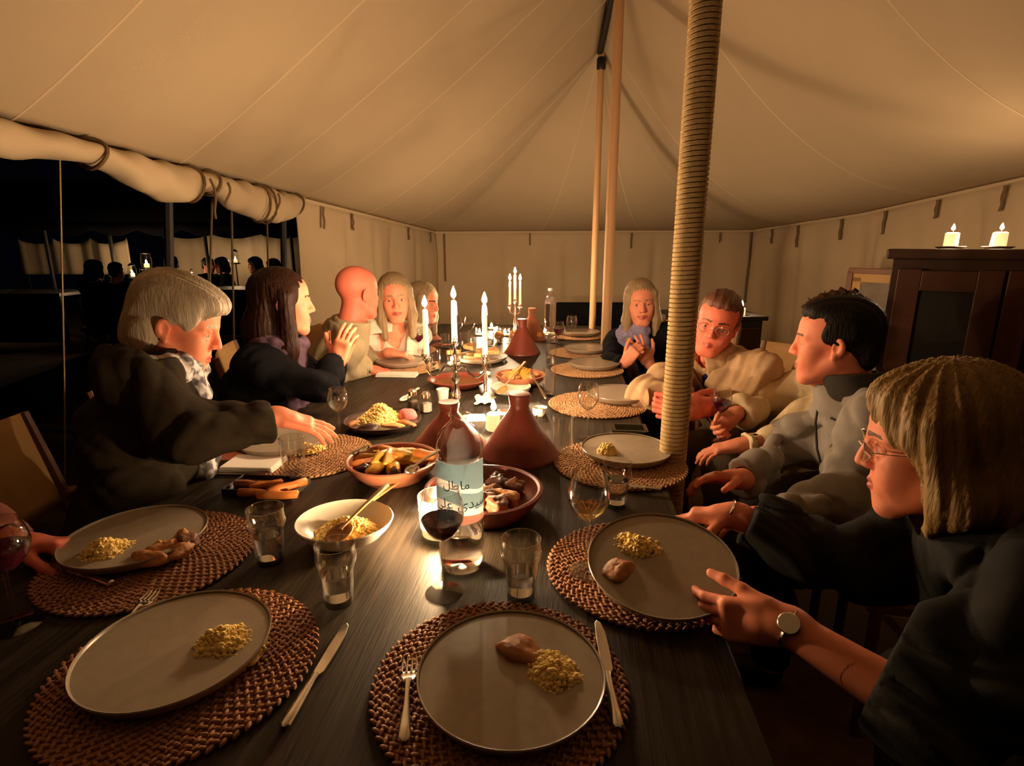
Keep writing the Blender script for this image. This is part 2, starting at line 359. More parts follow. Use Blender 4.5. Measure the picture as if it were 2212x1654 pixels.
# ------------------------------------------------------------ the long table
TA = math.radians(-6.0); T0 = Vector((-.30,1.0,0))
TR = Matrix.Rotation(TA, 4, 'Z')
tab = thing('dining_table', 'very long black wooden dining table set for dinner by candlelight', 'table', (T0.x,T0.y,0), TA)
TW, TY0, TY1 = 1.34, -.72, 3.55
MB().box((0,(TY0+TY1)/2,.73), (TW,TY1-TY0,.04)).obj('tabletop', 'table_wood', tab, False, bevel=.004)
for sx in (-1,1):
    MB().box((sx*(TW/2-.12),(TY0+TY1)/2,.665), (.025,TY1-TY0-.3,.09)).obj('apron', 'black_wood', tab, False)
    for y in (TY0+.2,1.4,TY1-.2):
        MB().tube([(sx*(TW/2-.12),y,0),(sx*(TW/2-.12),y,.71)], [.025,.035], 8).obj('leg', 'black_wood', tab)

# ------------------------------------------------------------ flames and candles
def flame_mesh(h=.042, r=.0098):
    return MB().lathe([(.0008,0),(r*.75,h*.14),(r,h*.30),(r*.82,h*.5),(r*.42,h*.76),(.0004,h)], 7).mesh('flame', 'flame')
FM = flame_mesh(); FM_S = flame_mesh(.026,.0070); FM_B = flame_mesh(.056,.0145)
def candle(label, loc, h, r, group=None, name='taper_candle', taper=.8, fs=FM, cat='candle', drip=True):
    t = thing(name, label, cat, loc, random.uniform(0,6), group)
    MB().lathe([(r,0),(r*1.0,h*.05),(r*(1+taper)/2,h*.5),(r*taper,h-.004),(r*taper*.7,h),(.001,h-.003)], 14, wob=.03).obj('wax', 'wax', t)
    if drip:
        for k in range(4):
            a = random.uniform(0,6); q = r*taper; l = random.uniform(.02,.06)
            MB().tube([(q*math.cos(a),q*math.sin(a),h-.004),(q*1.06*math.cos(a),q*1.06*math.sin(a),h-l*.5),(q*1.12*math.cos(a),q*1.12*math.sin(a),h-l)], [.001,.002,.0028], 5).obj('wax_drip', 'wax', t)
    MB().tube([(0,0,h-.004),(.001,0,h+.007)], .0009, 5).obj('wick', 'wick', t)
    f = link('flame', fs, t); f.location = (0,0,h+.008); 
    return t
# ------------------------------------------------------------ tableware
TZ = .75                                   # table top
MATZ = .0095                               # placemat thickness
def placemat_mesh(R=.182):
    mb = MB(); mb.lathe([(R-.008,0),(R-.002,.002),(R-.006,.0045),(0,.005)], 40)
    r0 = .006; ring = 0; r_ = random.Random(7)
    while r0 < R:
        n = max(5, int(2*PI*r0/.0150))
        for k in range(n):
            for side in (-1,1):
                a = 2*PI*(k+.25*side+.5*(ring%2))/n
                rr = r0+side*.0027; M3 = Matrix.Rotation(a,3,'Z') @ Matrix.Rotation(PI/2+side*.62,3,'Z') @ Matrix.Rotation(r_.uniform(-.12,.12),3,'Y')
                mb.ell((rr*math.cos(a),rr*math.sin(a),.0055+r_.uniform(-.0006,.0012)), (.0082,.0034,.0036), 6, R=M3)
        r0 += .0108; ring += 1
    return mb.mesh('placemat', 'straw')
PM = placemat_mesh()
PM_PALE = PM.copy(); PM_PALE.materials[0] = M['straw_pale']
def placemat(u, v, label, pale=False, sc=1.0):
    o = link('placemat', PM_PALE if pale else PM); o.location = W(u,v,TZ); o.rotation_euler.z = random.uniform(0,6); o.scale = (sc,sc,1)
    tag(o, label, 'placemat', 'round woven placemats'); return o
def plate_mesh(R=.1335, m='plate_glaze', mr='plate_rim'):
    mb = MB(); k = R/.1335
    mb.lathe([(0,0),(.100*k,0),(.112*k,.003),(.126*k,.012),(.1325*k,.024)], 56, mi=1)
    mb.lathe([(.1325*k,.024),(.1335*k,.0265),(.1325*k,.0282),(.1300*k,.0270)], 56, mi=1, cap=False)
    mb.lathe([(.1300*k,.0270),(.1255*k,.0160),(.119*k,.0080),(.110*k,.0052),(.06*k,.0048),(0,.0048)], 56, mi=0, cap=False)
    return mb.mesh('plate', [m,mr])
PLM = plate_mesh()
def plate(p, label, z=TZ+MATZ, me=None, rot=(0,0,0)):
    o = link('dinner_plate', me or PLM); o.location = (p.x,p.y,z); o.rotation_euler = rot
    return tag(o, label, 'plate', 'stoneware dinner plates')
def couscous(label, p, R, h, n, z, sx=1, rz=0, seed=0, spill=1.25, tilt=None, m='couscous'):
    r_ = random.Random(seed); mb = MB()
    def hgt(x, y):
        q = math.hypot(x,y)
        if q >= 1: return 0
        return h*(1-q**1.6)*(1+.24*math.sin(x*4+seed)*math.cos(y*3.4+seed*2)+.07*math.sin(x*9-y*8+seed))
    N = 16; vs = [(0,0,hgt(0,0))]; fs = []
    for i in range(1,7):
        for j in range(N):
            a = 2*PI*j/N; q = i/6*(1+.10*math.sin(3*a+seed)+.07*math.sin(5*a+2*seed)); x, y = q*math.cos(a), q*math.sin(a)
            vs.append((x*R*sx, y*R, max(0,hgt(min(.999,i/6)*math.cos(a),min(.999,i/6)*math.sin(a)))))
    for j in range(N): fs.append((0,1+j,1+(j+1)%N))
    for i in range(5):
        for j in range(N): a = 1+i*N; fs.append((a+j,a+N+j,a+N+(j+1)%N,a+(j+1)%N))
    mb.add(vs, fs)
    for k in range(n):
        a = r_.uniform(0,2*PI); q = math.sqrt(r_.random())*spill if k % 9 == 0 else math.sqrt(r_.random()); g = r_.uniform(.0022,.0038)*(1.6 if k%7==0 else 1)
        x, y = q*math.cos(a), q*math.sin(a); zz = hgt(x,y)+g*.4
        mb.ell((x*R*sx,y*R,zz), (g,g*r_.uniform(.8,1.1),g*r_.uniform(.7,1)), 6)
    o = mb.obj('couscous_mound', m, None, 'soft', loc=(p[0],p[1],z), rot=tilt or (0,0,rz)); return tag(o, label, 'couscous', kind='stuff')
def lump(name, label, cat, p, r, m, rz=0, seed=0, group=None, lum=.22, rot=None, n=14, stick=False):
    o = MB().tube([(-r[0],0,0),(-r[0]*.96,0,0),(-r[0]*.4,.002,.001),(r[0]*.3,-.002,0),(r[0]*.95,0,.001),(r[0],0,0)], [r[1]*.6,r[1]*.95,r[1]*1.02,r[1]*.95,r[1]*.98,r[1]*.6], 10) if stick else MB().ell((0,0,0), r, max(18,n+6), lump=lum*1.5, seed=seed)
    o = o.obj(name, m, None, 'soft', loc=p, rot=rot or (0,0,rz)); return tag(o, label, cat, group)

# glasses
def tumbler_mesh(h=.118, r=.036):
    o = [(r*.70,0),(r*.72,.002),(r*.80,h*.35),(r*.86,h*.60),(r*1.0,h*.72),(r*1.03,h*.78),(r*.98,h*.84),(r*.97,h*.92),(r,h)]
    i = [(r-.0022,h),(r*.97-.0024,h*.92),(r*.98-.0026,h*.84),(r*1.03-.003,h*.78),(r*1.0-.003,h*.72),(r*.86-.003,h*.60),(r*.80-.003,h*.35),(r*.72-.003,.012),(0,.010)]
    return MB().lathe([(0,0)]+o+i, 32).mesh('tumbler', 'glass'), h, r
TM, TH, TRR = tumbler_mesh()
def water_in(r0, r1, z0, z1, t, m='water', name='water', e=.0032, n=32):
    MB().lathe([(0,z0),(r0-e,z0),(r1-e,z1-.001),(r1-e-.001,z1),(0,z1)], n).obj(name, m, t)
def tumbler(u, v, label, water=.4, sc=1.0):
    t = thing('water_tumbler', label, 'glass', W(u,v,TZ), random.uniform(0,6), 'water tumblers'); t.scale = (sc,sc,sc)
    link('glass_body', TM, t)
    if water: water_in(TRR*.72, TRR*(.72+.14*water/.6), .0122, TH*water, t)
    return t
def straight_tumbler(p, h, r, label, water=0):
    t = thing('tall_tumbler', label, 'glass', p, 0, 'tall straight tumblers')
    MB().lathe([(0,0),(r*.84,0),(r*.86,.002),(r,h),(r-.002,h),(r*.86-.003,.012),(0,.011)], 28).obj('glass_body', 'glass', t)
    if water: water_in(r*.87, r*(.87+.13*water), .0125, h*water, t)
    return t
def wineglass(p, label, h=.20, R=.040, wine=None, fill=.4, sc=1):
    """bowl R wide on a stem; fill = share of bowl height"""
    t = thing('wine_glass', label, 'glass', p, random.uniform(0,6), 'wine glasses'); t.scale = (sc,sc,sc)
    hb = h*.48; zb = h-hb
    def br(q): return R*(math.sin(min(1,q/.55)*PI/2)**.62 if q < .55 else 1-.22*((q-.55)/.45)**1.6)
    qs = [0,.02,.06,.12,.2,.3,.42,.55,.68,.8,.9,1]
    out = [(max(.004,br(q)),zb+hb*q) for q in qs]; inn = [(max(.0005,br(q)-.0013),zb+hb*q+.0025*(1-q)) for q in qs[::-1]]
    MB().lathe(out+inn, 32).obj('bowl', 'glass', t)
    MB().lathe([(.0042,zb+.002),(.0034,zb-.01),(.0032,zb*.5),(.0036,.014),(.006,.006)], 12, cap=False).obj('stem', 'glass', t)
    MB().lathe([(0,0),(R*.86,0),(R*.87,.0012),(R*.5,.004),(.006,.0065)], 32).obj('foot', 'glass', t)
    if wine:
        qq = [q for q in (.03,.06,.12,.2,.3,.42,.55) if q < fill]+[fill]
        MB().lathe([(0,zb+hb*.02)]+[(max(.001,br(q)-.0020),zb+hb*q) for q in qq]+[(0,zb+hb*fill)], 32).obj('wine', wine, t)
    return t
def bottle(p, label, R=.045, H=.33, level=.26, full=True):
    t = thing('water_bottle', label, 'bottle', p, 0)
    pr = [(R*.55,.004),(R*.85,.0),(R*.97,.010),(R,.03)]
    z = .04
    while z < .105: pr += [(R,z),(R*.955,z+.006),(R,z+.012)]; z += .018
    pr += [(R*.985,.112),(R*.985,.236),(R,.242)]
    pr += [(R*1.0,.25),(R*.96,.265),(R*.86,.278),(R*.70,.290),(R*.48,.300),(R*.33,.306),(R*.32,.313),(R*.40,.315),(R*.40,.318),(R*.31,.320),(R*.31,H)]
    n = 40; mb = MB(); mb.lathe(pr, n, cap=False)
    # dented, crinkled plastic
    r_ = random.Random(3); ph = [r_.uniform(0,6) for _ in range(6)]
    for i, (x,y,z) in enumerate(mb.v):
        a = math.atan2(y,x)
        k = 1+.016*math.sin(3*a+z*70+ph[0])+.014*math.sin(5*a-z*110+ph[1])+.011*math.sin(7*a+z*190+ph[2])
        if z > .3 or z < .11 or .115 < z < .236: k = 1+(k-1)*.25
        mb.v[i] = (x*k,y*k,z)
    mb.lathe([(0,.014),(R*.3,.010),(R*.55,.004)], n, cap=False)
    mb.obj('plastic_body', 'plastic', t)
    if full:
        z = level*H; prw = [(0,.015),(R*.5,.008),(R*.9,.006),(R*.955,.03),(R*.945,z-.002),(0,z)]
        MB().lathe(prw, 36).obj('water', 'water', t)
    return t, R*.99
def glyphs(s, size, font=None):
    c = bpy.data.curves.new('lettering', 'FONT'); c.body = s; c.size = size; c.align_x = 'CENTER'
    o = bpy.data.objects.new('lettering', c); COL.objects.link(o)
    dg = bpy.context.evaluated_depsgraph_get(); me = bpy.data.meshes.new_from_object(o.evaluated_get(dg))
    bpy.data.objects.remove(o); return me
def wrap(me, R, az, z):
    for v in me.vertices:
        a = az+v.co.x/R; v.co = (R*math.cos(a), R*math.sin(a), z+v.co.y)
    me.update()

# candelabra
def arm(pts, t):
    MB().tube(spline(pts, 24), [.0045]*24+[.0038], 8).obj('arm', 'silver', t)
def cup(p, t):
    MB().lathe([(.003,-.012),(.006,-.008),(.010,0),(.0165,.006),(.017,.008),(.0115,.009),(.0105,.022),(.0125,.026),(.0085,.026),(.0085,.012),(0,.012)], 16, p).obj('candle_cup', 'silver', t)
CX, CY = -.209, 2.0
can = thing('candelabra', 'silver three armed candelabra with lit tall candles in mid table', 'candelabra', (CX,CY,TZ))
MB().lathe([(0,0),(.058,0),(.060,.005),(.050,.012),(.026,.020),(.014,.032),(.010,.05),(.014,.062),(.0185,.09),(.012,.115),(.008,.128),(.015,.140),(.0185,.152),(.012,.165),(.008,.172)], 24).obj('stem', 'silver', can)
MB().lathe([(.008,.170),(.012,.178),(.007,.19),(.0065,.225),(.010,.238),(.006,.25),(.005,.272)], 16).obj('centre_column', 'silver', can)
cup((0,0,.272), can)
arm([(-.005,0,.178),(-.030,0,.196),(-.055,0,.170),(-.085,0,.160),(-.102,0,.180),(-.104,0,.208)], can); cup((-.104,0,.214), can)
arm([(.005,0,.178),(.030,0,.196),(.052,0,.168),(.078,0,.152),(.106,0,.172),(.1105,0,.206)], can); cup((.1105,0,.212), can)
candle('tall ivory candle burning in left arm of the mid table candelabra', (CX-.104,CY,TZ+.226), .176, .0105)
candle('tall ivory candle burning in the raised centre of the mid table candelabra', (CX,CY,TZ+.284), .150, .0110)
candle('tall ivory candle burning in right arm of the mid table candelabra', (CX+.1105,CY,TZ+.224), .190, .0105)
st = thing('candlestick', 'slim silver candlestick partly hidden behind the candelabra right candle', 'candlestick', (-.112,2.26,TZ))
MB().lathe([(0,0),(.045,0),(.046,.004),(.015,.012),(.007,.03),(.009,.06),(.006,.12),(.011,.17),(.017,.185),(.0115,.188),(.0115,.205),(.0085,.205),(.0085,.193),(0,.193)], 18).obj('stem', 'silver', st)
candle('ivory candle burning in the slim candlestick behind the candelabra', (-.112,2.26,TZ+.193), .20, .0105)

FX, FY = .021, 3.95
can2 = thing('candelabra', 'small three light candelabra near the far end of the table', 'candelabra', (FX,FY,TZ))
MB().lathe([(0,0),(.05,0),(.05,.006),(.015,.02),(.009,.06),(.013,.10),(.008,.14),(.012,.17),(.006,.20),(.005,.235)], 18).obj('stem', 'silver', can2)
cup((0,0,.235), can2)
for s in (-1,1):
    arm([(s*.004,0,.165),(s*.018,.0,.160),(s*.034,0,.172),(s*.036,0,.196)], can2); cup((s*.036,0,.20), can2)
candle('slim candle burning in the raised centre of the far candelabra', (FX,FY,TZ+.247), .185, .009)
candle('slim candle burning on the left of the far candelabra', (FX-.036,FY,TZ+.212), .175, .009)
candle('slim candle burning on the right of the far candelabra', (FX+.036,FY,TZ+.212), .172, .009)

def jar_candle(p, label, r=.042, h=.085, frost='frosted', fs=FM):
    t = thing('candle_jar', label, 'candle', p, 0, 'candle jars')
    MB().lathe([(0,0),(r*.82,0),(r*.88,.003),(r,h),(r-.0022,h),(r*.88-.003,.008),(0,.007)], 28).obj('glass_body', frost, t)
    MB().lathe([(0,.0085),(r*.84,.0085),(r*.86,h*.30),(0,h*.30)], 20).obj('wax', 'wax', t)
    MB().tube([(0,0,h*.29),(0,0,h*.30+.008)], .001, 5).obj('wick', 'wick', t)
    f = link('flame', fs, t); f.location = (0,0,h*.30+.008)
    return t
# ---- middle of the table, nearest first
jar_candle(W(946,1172)+Vector((0,.03,0)), 'big glowing glass candle jar behind the red wine glass', .045, .098, fs=FM_B)
bt, BR = bottle(W(998,1222), 'large clear plastic water bottle with pale blue label, one third full')
lab = MB(); az0 = -PI/2-.05; n = 30; a0, a1 = az0-1.45, az0+1.45
def band(z0, z1, mi, f0=lambda q:0, f1=lambda q:0, off=.0008):
    vs = []
    for i in range(n+1):
        q = i/n; a = a0+(a1-a0)*q; R_ = BR+off; vs += [(R_*math.cos(a),R_*math.sin(a),z0+f0(q)), (R_*math.cos(a),R_*math.sin(a),z1+f1(q))]
    lab.add(vs, [(2*i,2*i+2,2*i+3,2*i+1) for i in range(n)], mi)
wv = lambda q: .012*math.sin(q*4.6+.4)
band(.113,.234,1); band(.190,.234,0,wv,lambda q:0,.0012); band(.150,.178,0,lambda q: wv(q)*.9,lambda q: wv(q)*.6,.0012); band(.113,.124,2,lambda q:0,lambda q:.008*math.sin(q*PI),.0012)
lab = lab.obj('label', ['label_blue','label_white','label_pink'], bt); lab['label'] = 'pale blue and white wrap label with blue Arabic lettering'
for s, sz, da, z in (('\uFEF2\uFEE0\uFECB \uFEF1\uFEAA\uFEF4\uFEB3', .027, .20, .146), ('\uFEDE\uFEC3\uFE8E\uFEE3', .024, -.02, .186)):
    try:
        me = glyphs(s, sz); wrap(me, BR+.0022, az0+da, z); me.materials.clear(); me.materials.append(M['ink']); link('lettering', me, lab)
    except Exception as e: print('text failed', e)
wineglass(W(960,1280), 'stemmed wine glass with red wine standing in front of the water bottle', .205, .0405, 'red_wine', .44)
wineglass(W(1266,1243)+Vector((0,0,MATZ)), 'stemmed glass of pale white wine on the placemat at the right', .205, .040, 'white_wine', .30)
wineglass(W(1268,948), 'empty stemmed wine glass beside the far rim of the glass ashtray', .19, .036)
wineglass(W(38,1350), 'glass of very dark red wine at the left edge of the table', .19, .042, 'red_wine', .5)
wineglass(W(748,945)-Vector((.02,0,0)), 'empty wine glass just beyond the reaching hand', .17, .034)
wineglass(W(905,777), 'wine glass of dark red wine left of the far candles', .19, .036, 'red_wine', .5)
wineglass(W(1234,745), 'empty wine glass near the far right plates', .19, .036)
wineglass(W(1206,757), 'wine glass of dark red wine between far bottle and right plates', .18, .036, 'red_wine', .5)
wineglass(W(1015,745), 'empty wine glass catching light at the far left of the tea lights', .18, .034)
wineglass(W(990,742), 'second empty wine glass at the far left of the tea lights', .17, .032)
tumbler(585,1212, 'chunky water tumbler beside the left rear placemat', .52)
tumbler(733,1300, 'chunky water tumbler in front of the white couscous bowl', .50, .98)
tumbler(1125,1288, 'chunky water tumbler to the right of the water bottle', .45, 1.0)
tumbler(1330,1093, 'chunky water tumbler in front of the right hand plate with rice', .62, .98)
straight_tumbler(W(637,1028), .115, .034, 'tall empty tumbler in front of the grey-haired woman plate')
straight_tumbler(W(1216,978), .12, .033, 'tall empty tumbler by the right tagine lid')
straight_tumbler(W(1186,855), .12, .028, 'tall empty tumbler near the wooden spoon and butter dish')
straight_tumbler(W(1190,790), .115, .029, 'tall tumbler glinting in front of the far red wine', .5)
straight_tumbler(W(940,800), .11, .030, 'tall tumbler behind the left candle of the candelabra', .4)
straight_tumbler(W(985,792), .10, .030, 'tall tumbler directly behind the candelabra column', .4)
straight_tumbler(W(1058,748), .11, .030, 'tall tumbler in front of the far tea lights', .4)

# place settings
p1 = W(1104,1492); placemat(1080,1478,'round woven straw placemat under the front middle plate'); P1 = plate(p1,'grey stoneware plate in front middle with chicken and couscous')
couscous('yellow couscous heap on the front middle plate', W(1196,1472,.765), .053, .034, 760, TZ+MATZ+.0052, 1.08, -.5, 1, 1.22)
lump('chicken_piece','browned piece of chicken beside the couscous on the front middle plate','chicken', Vector((*W(1122,1425,.77).xy,TZ+MATZ+.021)), (.041,.025,.018), 'chicken', -.5, 2)
p2 = W(388,1432); placemat(405,1440,'round woven straw placemat under the front left plate', False, 1.02); plate(p2,'grey stoneware plate at front left with one mound of couscous')
couscous('pale couscous heap on the front left plate', W(487,1408,.765), .053, .034, 700, TZ+MATZ+.0052, 1.1, .3, 3, 1.08)
p3 = W(300,1188); placemat(330,1205,'round woven straw placemat under the rear left plate', False, 1.05); plate(p3,'grey stoneware plate at left holding couscous beside stewed chicken', z=TZ+MATZ+.002)
couscous('golden couscous heap on the left plate with stewed chicken', W(232,1203,.77), .058, .036, 620, TZ+MATZ+.0072, 1.1, .2, 5, 1.02)
for k,(u,v,r,m) in enumerate(((320,1212,(.034,.02,.015),'chicken'),(352,1190,(.026,.019,.016),'chicken'),(388,1192,(.028,.018,.014),'chicken'),(405,1175,(.026,.02,.016),'meat'),(345,1180,(.014,.011,.012),'veg_yellow'),(395,1168,(.016,.009,.018),'bread'))):
    q = W(u,v,.775); lump('stew_piece', ('dark chicken thigh beside couscous on the left plate','chicken morsel in the middle of the left plate','chicken morsel toward the right rim of the left plate','dark meat piece near the right rim of the left plate','yellow preserved lemon piece on the left plate','crust of bread standing on the left plate')[k], 'food', Vector((q.x,q.y,TZ+MATZ+.007+r[2]*.8)), r, m, k*.7, k+4, 'stewed pieces on the left plate')
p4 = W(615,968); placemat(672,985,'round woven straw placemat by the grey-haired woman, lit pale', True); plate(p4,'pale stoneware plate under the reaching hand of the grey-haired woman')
couscous('small couscous heap on the plate under the reaching hand', W(665,968,.77), .040, .018, 320, TZ+MATZ+.0052, 1.2, .2, 7)
p5 = W(1425,1228); placemat(1385,1232,'round woven straw placemat under the plate being lifted', False, 1.0)
P5rot = (math.radians(12), math.radians(-3), 0)
P5 = plate(W(1427,1232,.79),'grey stoneware plate being lifted by the blonde woman', z=.788, rot=P5rot)
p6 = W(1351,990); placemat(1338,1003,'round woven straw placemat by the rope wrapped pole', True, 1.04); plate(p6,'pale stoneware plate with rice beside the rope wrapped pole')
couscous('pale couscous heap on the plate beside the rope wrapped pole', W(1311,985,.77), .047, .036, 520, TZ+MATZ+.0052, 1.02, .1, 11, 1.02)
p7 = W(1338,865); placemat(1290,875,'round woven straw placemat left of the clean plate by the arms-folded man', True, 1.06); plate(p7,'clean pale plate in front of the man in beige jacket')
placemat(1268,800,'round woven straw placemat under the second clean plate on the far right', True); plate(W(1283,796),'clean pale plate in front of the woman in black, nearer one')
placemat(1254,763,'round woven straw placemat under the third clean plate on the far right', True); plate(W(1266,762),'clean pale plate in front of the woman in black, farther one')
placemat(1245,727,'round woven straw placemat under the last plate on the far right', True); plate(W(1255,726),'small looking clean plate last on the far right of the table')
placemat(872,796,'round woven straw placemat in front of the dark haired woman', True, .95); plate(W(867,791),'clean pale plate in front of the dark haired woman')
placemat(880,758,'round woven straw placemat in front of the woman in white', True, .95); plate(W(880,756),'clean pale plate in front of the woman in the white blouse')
# couscous and meat on the lifted plate (follow its tilt)
P5m = Matrix.Translation(P5.location) @ Euler(P5rot).to_matrix().to_4x4()
def on5(x, y, z): return P5m @ Vector((x,y,z))
couscous('bright couscous heap on the plate being lifted', on5(-.040,.045,0), .050, .030, 600, on5(-.045,.045,.0055).z, 1.35, 0, 13, 1.2, tilt=(P5rot[0],P5rot[1],-.3))
lump('chicken_piece','reddish meat piece beside the couscous on the lifted plate','chicken', on5(-.078,-.01,.019), (.034,.026,.015), 'chicken', .9, 6)
lump('chicken_piece','dark shred of meat in the middle of the lifted plate','chicken', on5(-.040,-.002,.012), (.026,.016,.009), 'meat', .3, 8)

# cutlery: built along +y from the handle end
def knife(a, b, label, z=TZ):
    L = (b-a).length; t = thing('table_knife', label, 'knife', (a.x,a.y,z), math.atan2(b.y-a.y,b.x-a.x)-PI/2, 'steel table knives'); k = L/.23
    MB().tube([(0,0,.006),(0,.004*k,.006),(0,.03*k,.006),(0,.07*k,.006),(0,.095*k,.006),(0,.105*k,.006)], [.004,.0085,.0080,.0060,.0045,.0055], 10, flat=.62, up=(0,0,1)).obj('handle', 'steel', t)
    mb = MB(); pts = [(.0055,.104),(.0095,.112),(.0105,.16),(.0095,.20),(.005,.224),(0,.23),(-.005,.222),(-.007,.17),(-.006,.112),(-.0055,.104)]
    mb.poly([(x,y*k) for x,y in pts], .0045, .0065).obj('blade', 'steel', t, False, bevel=.0006)
    return t
def fork(a, b, label, z=TZ, lift=0):
    L = (b-a).length; t = thing('table_fork', label, 'fork', (a.x,a.y,z), math.atan2(b.y-a.y,b.x-a.x)-PI/2, 'steel table forks'); k = L/.20
    t.rotation_euler = Euler((lift,0,t.rotation_euler.z))
    MB().tube([(0,y*k,h) for y,h in ((0,.004),(.006,.0045),(.03,.005),(.07,.006),(.10,.008),(.125,.010),(.135,.009))], [.003,.0085,.0078,.0045,.0034,.0036,.006], 10, flat=.42, up=(0,0,1)).obj('handle', 'steel', t)
    mb = MB(); pts = [(-.005,.128),(.005,.128),(.0115,.142),(.0125,.158),(-.0125,.158),(-.0115,.142)]
    mb.grid(lambda a_, b_: Vector(((a_-.5)*2*(.006+.0062*min(1,b_*2)), (.13+.03*b_)*k, .0095-.004*math.sin(b_*2))), 6, 6).obj('head', 'steel', t).modifiers.new('thick','SOLIDIFY').thickness = .0022
    for x in (-.0105,-.0035,.0035,.0105):
        MB().tube([(x,.158*k,.0062),(x,.175*k,.0048),(x*.95,.19*k,.006),(x*.9,.20*k,.009)], [.0021,.0020,.0016,.0008], 6).obj('tine', 'steel', t)
    return t
def spoon(a, b, label, m='steel', z=TZ, za=0, zb=0, bw=.022, name='spoon', cat='spoon', bl=.2):
    d = Vector((b.x-a.x,b.y-a.y,zb-za)); L = d.length
    t = thing(name, label, cat, (a.x,a.y,z+za)); t.rotation_mode = 'QUATERNION'
    y = d.normalized(); x = y.cross(Vector((0,0,1))).normalized(); zz = x.cross(y)
    t.rotation_quaternion = Matrix((x,y,zz)).transposed().to_quaternion()
    MB().tube([(0,q*L,.005+.006*math.sin(q*2.4)) for q in (0,.02,.15,.4,.6,.78,.82)], [.003,.0075,.0068,.0048,.004,.004,.006], 8, flat=.55, up=(0,0,1)).obj('handle', m, t)
    hl = L*bl*.5
    mb = MB(); k = 14; vs = [(0,L-hl,-.002)]; fs = []
    for i in range(1,5):
        for j in range(k):
            an = 2*PI*j/k; q = i/4; vs.append((bw*q*math.cos(an), L-hl+hl*1.15*q*math.sin(an), -.002+.009*q*q))
    fs = [(0,1+j,1+(j+1)%k) for j in range(k)]+[(1+i*k+j,1+(i+1)*k+j,1+(i+1)*k+(j+1)%k,1+i*k+(j+1)%k) for i in range(3) for j in range(k)]
    o = mb.add(vs, fs).obj('spoon_bowl', m, t); s = o.modifiers.new('thick','SOLIDIFY'); s.thickness = .002; s.offset = 0
    return t
knife(W(612,1580),W(750,1352),'steel knife lying between the two front placemats')
knife(W(1335,1580,.76),W(1289,1345,.76),'steel knife leaning on the right rim of the front middle placemat', z=TZ+MATZ)
fork(W(873,1605,.76),W(886,1425,.76),'steel fork lying on the left of the front middle placemat', z=TZ+MATZ)
fork(W(228,1412,.76),W(335,1280,.78),'steel fork on the rear rim of the front left placemat', z=TZ+MATZ+.012, lift=.05)
knife(W(245,1275),W(135,1240),'steel knife in shadow below the rear left plate', z=TZ+MATZ)
knife(W(1428,1060,.76),W(1350,1052,.76),'steel knife on the near rim of the placemat by the pole', z=TZ+MATZ)

# serving dishes
def tagine_dish(p, R, label, m='clay_light', h=.06):
    t = thing('tagine_dish', label, 'dish', p)
    MB().lathe([(0,0),(R*.62,0),(R*.70,.004),(R*.90,h*.55),(R*.99,h*.88),(R*1.0,h),(R*.95,h*1.03),(R*.91,h*.98),(R*.88,h*.80),(R*.78,h*.48),(R*.60,h*.30),(0,h*.28)], 44).obj('base', m, t)
    MB().lathe([(0,h*.45),(R*.70,h*.42),(R*.80,h*.54),(0,h*.56)], 32).obj('sauce', 'sauce', t)
    return t
def tagine_lid(p, R, h, label, rot=(0,0,0), m='clay'):
    t = MB().lathe([(R*.93,0),(R,0),(R*1.0,.006),(R*.965,.012),(R*.80,h*.22),(R*.62,h*.40),(R*.44,h*.58),(R*.31,h*.70),(R*.255,h*.76),(R*.235,h*.80),(R*.25,h*.86),(R*.275,h*.95),(R*.275,h*.985),(R*.26,h),(R*.2,h*1.006),(0,h*1.008)], 44).obj('tagine_cone', m, loc=p, rot=rot)
    return tag(t, label, 'lid', 'conical tagine lids')
d1c = W(1045,1062,.80); d1 = tagine_dish(Vector((d1c.x,d1c.y,TZ)), .142, 'wide clay tagine dish of stewed meat right behind the water bottle', 'clay', .062)
r_ = random.Random(5)
def CLK(a, q):
    if q < .03: return 'the middle'
    h = round((PI/2-a)/(2*PI)*12) % 12
    return ('twelve','one','two','three','four','five','six','seven','eight','nine','ten','eleven')[h]+' o\'clock'
for k in range(13):
    a = k*2.4; q = .018+.078*math.sqrt(k/13); s = r_.uniform(.015,.024)
    lump('meat_chunk',('browned','golden','dark','black')[k%4]+' stewed meat chunk at '+CLK(a,1)+(' near the centre' if k < 6 else ' near the rim')+' of tagine behind bottle','meat', (d1c.x+q*math.cos(a), d1c.y+q*math.sin(a), TZ+.044+s*.35), (s*1.2,s,s*.8), ('meat','chicken','meat','prune')[k%4], a, k, 'meat chunks in the tagine behind the bottle', .3, n=12)
tagine_lid(W(1122,990)+Vector((0,.03,0)), .121, .195, 'large dark red conical tagine lid standing right of the bottle')
tagine_lid(W(972,965), .123, .15, 'low reddish tagine lid half hidden behind the bottle neck')
d2c = W(848,1000,.79); tagine_dish(Vector((d2c.x,d2c.y,TZ)), .128, 'clay tagine dish of yellow vegetables left of the low lid', 'clay_light', .055)
for k in range(14):
    a = k*.7 if k < 9 else k*1.9; q = .055 if k < 8 else .02
    lump('vegetable_wedge',('outer' if k < 9 else 'top')+' stewed vegetable wedge at '+CLK(a,1)+' in the left tagine dish','vegetable', (d2c.x+q*math.cos(a)*1.1, d2c.y+q*math.sin(a)*.8, TZ+.046+.020*(k>8)), (.048,.018,.016), ('veg_yellow','veg_yellow','carrot')[k%3], a+.2, k, 'vegetable wedges in the left tagine dish', .2, n=12)
lump('vegetable_wedge','rounded carrot end sticking out at right of the left tagine dish','vegetable', (d2c.x+.088,d2c.y+.004,TZ+.062), (.036,.015,.014), 'carrot', -.35, 3, None, .15, stick=True)
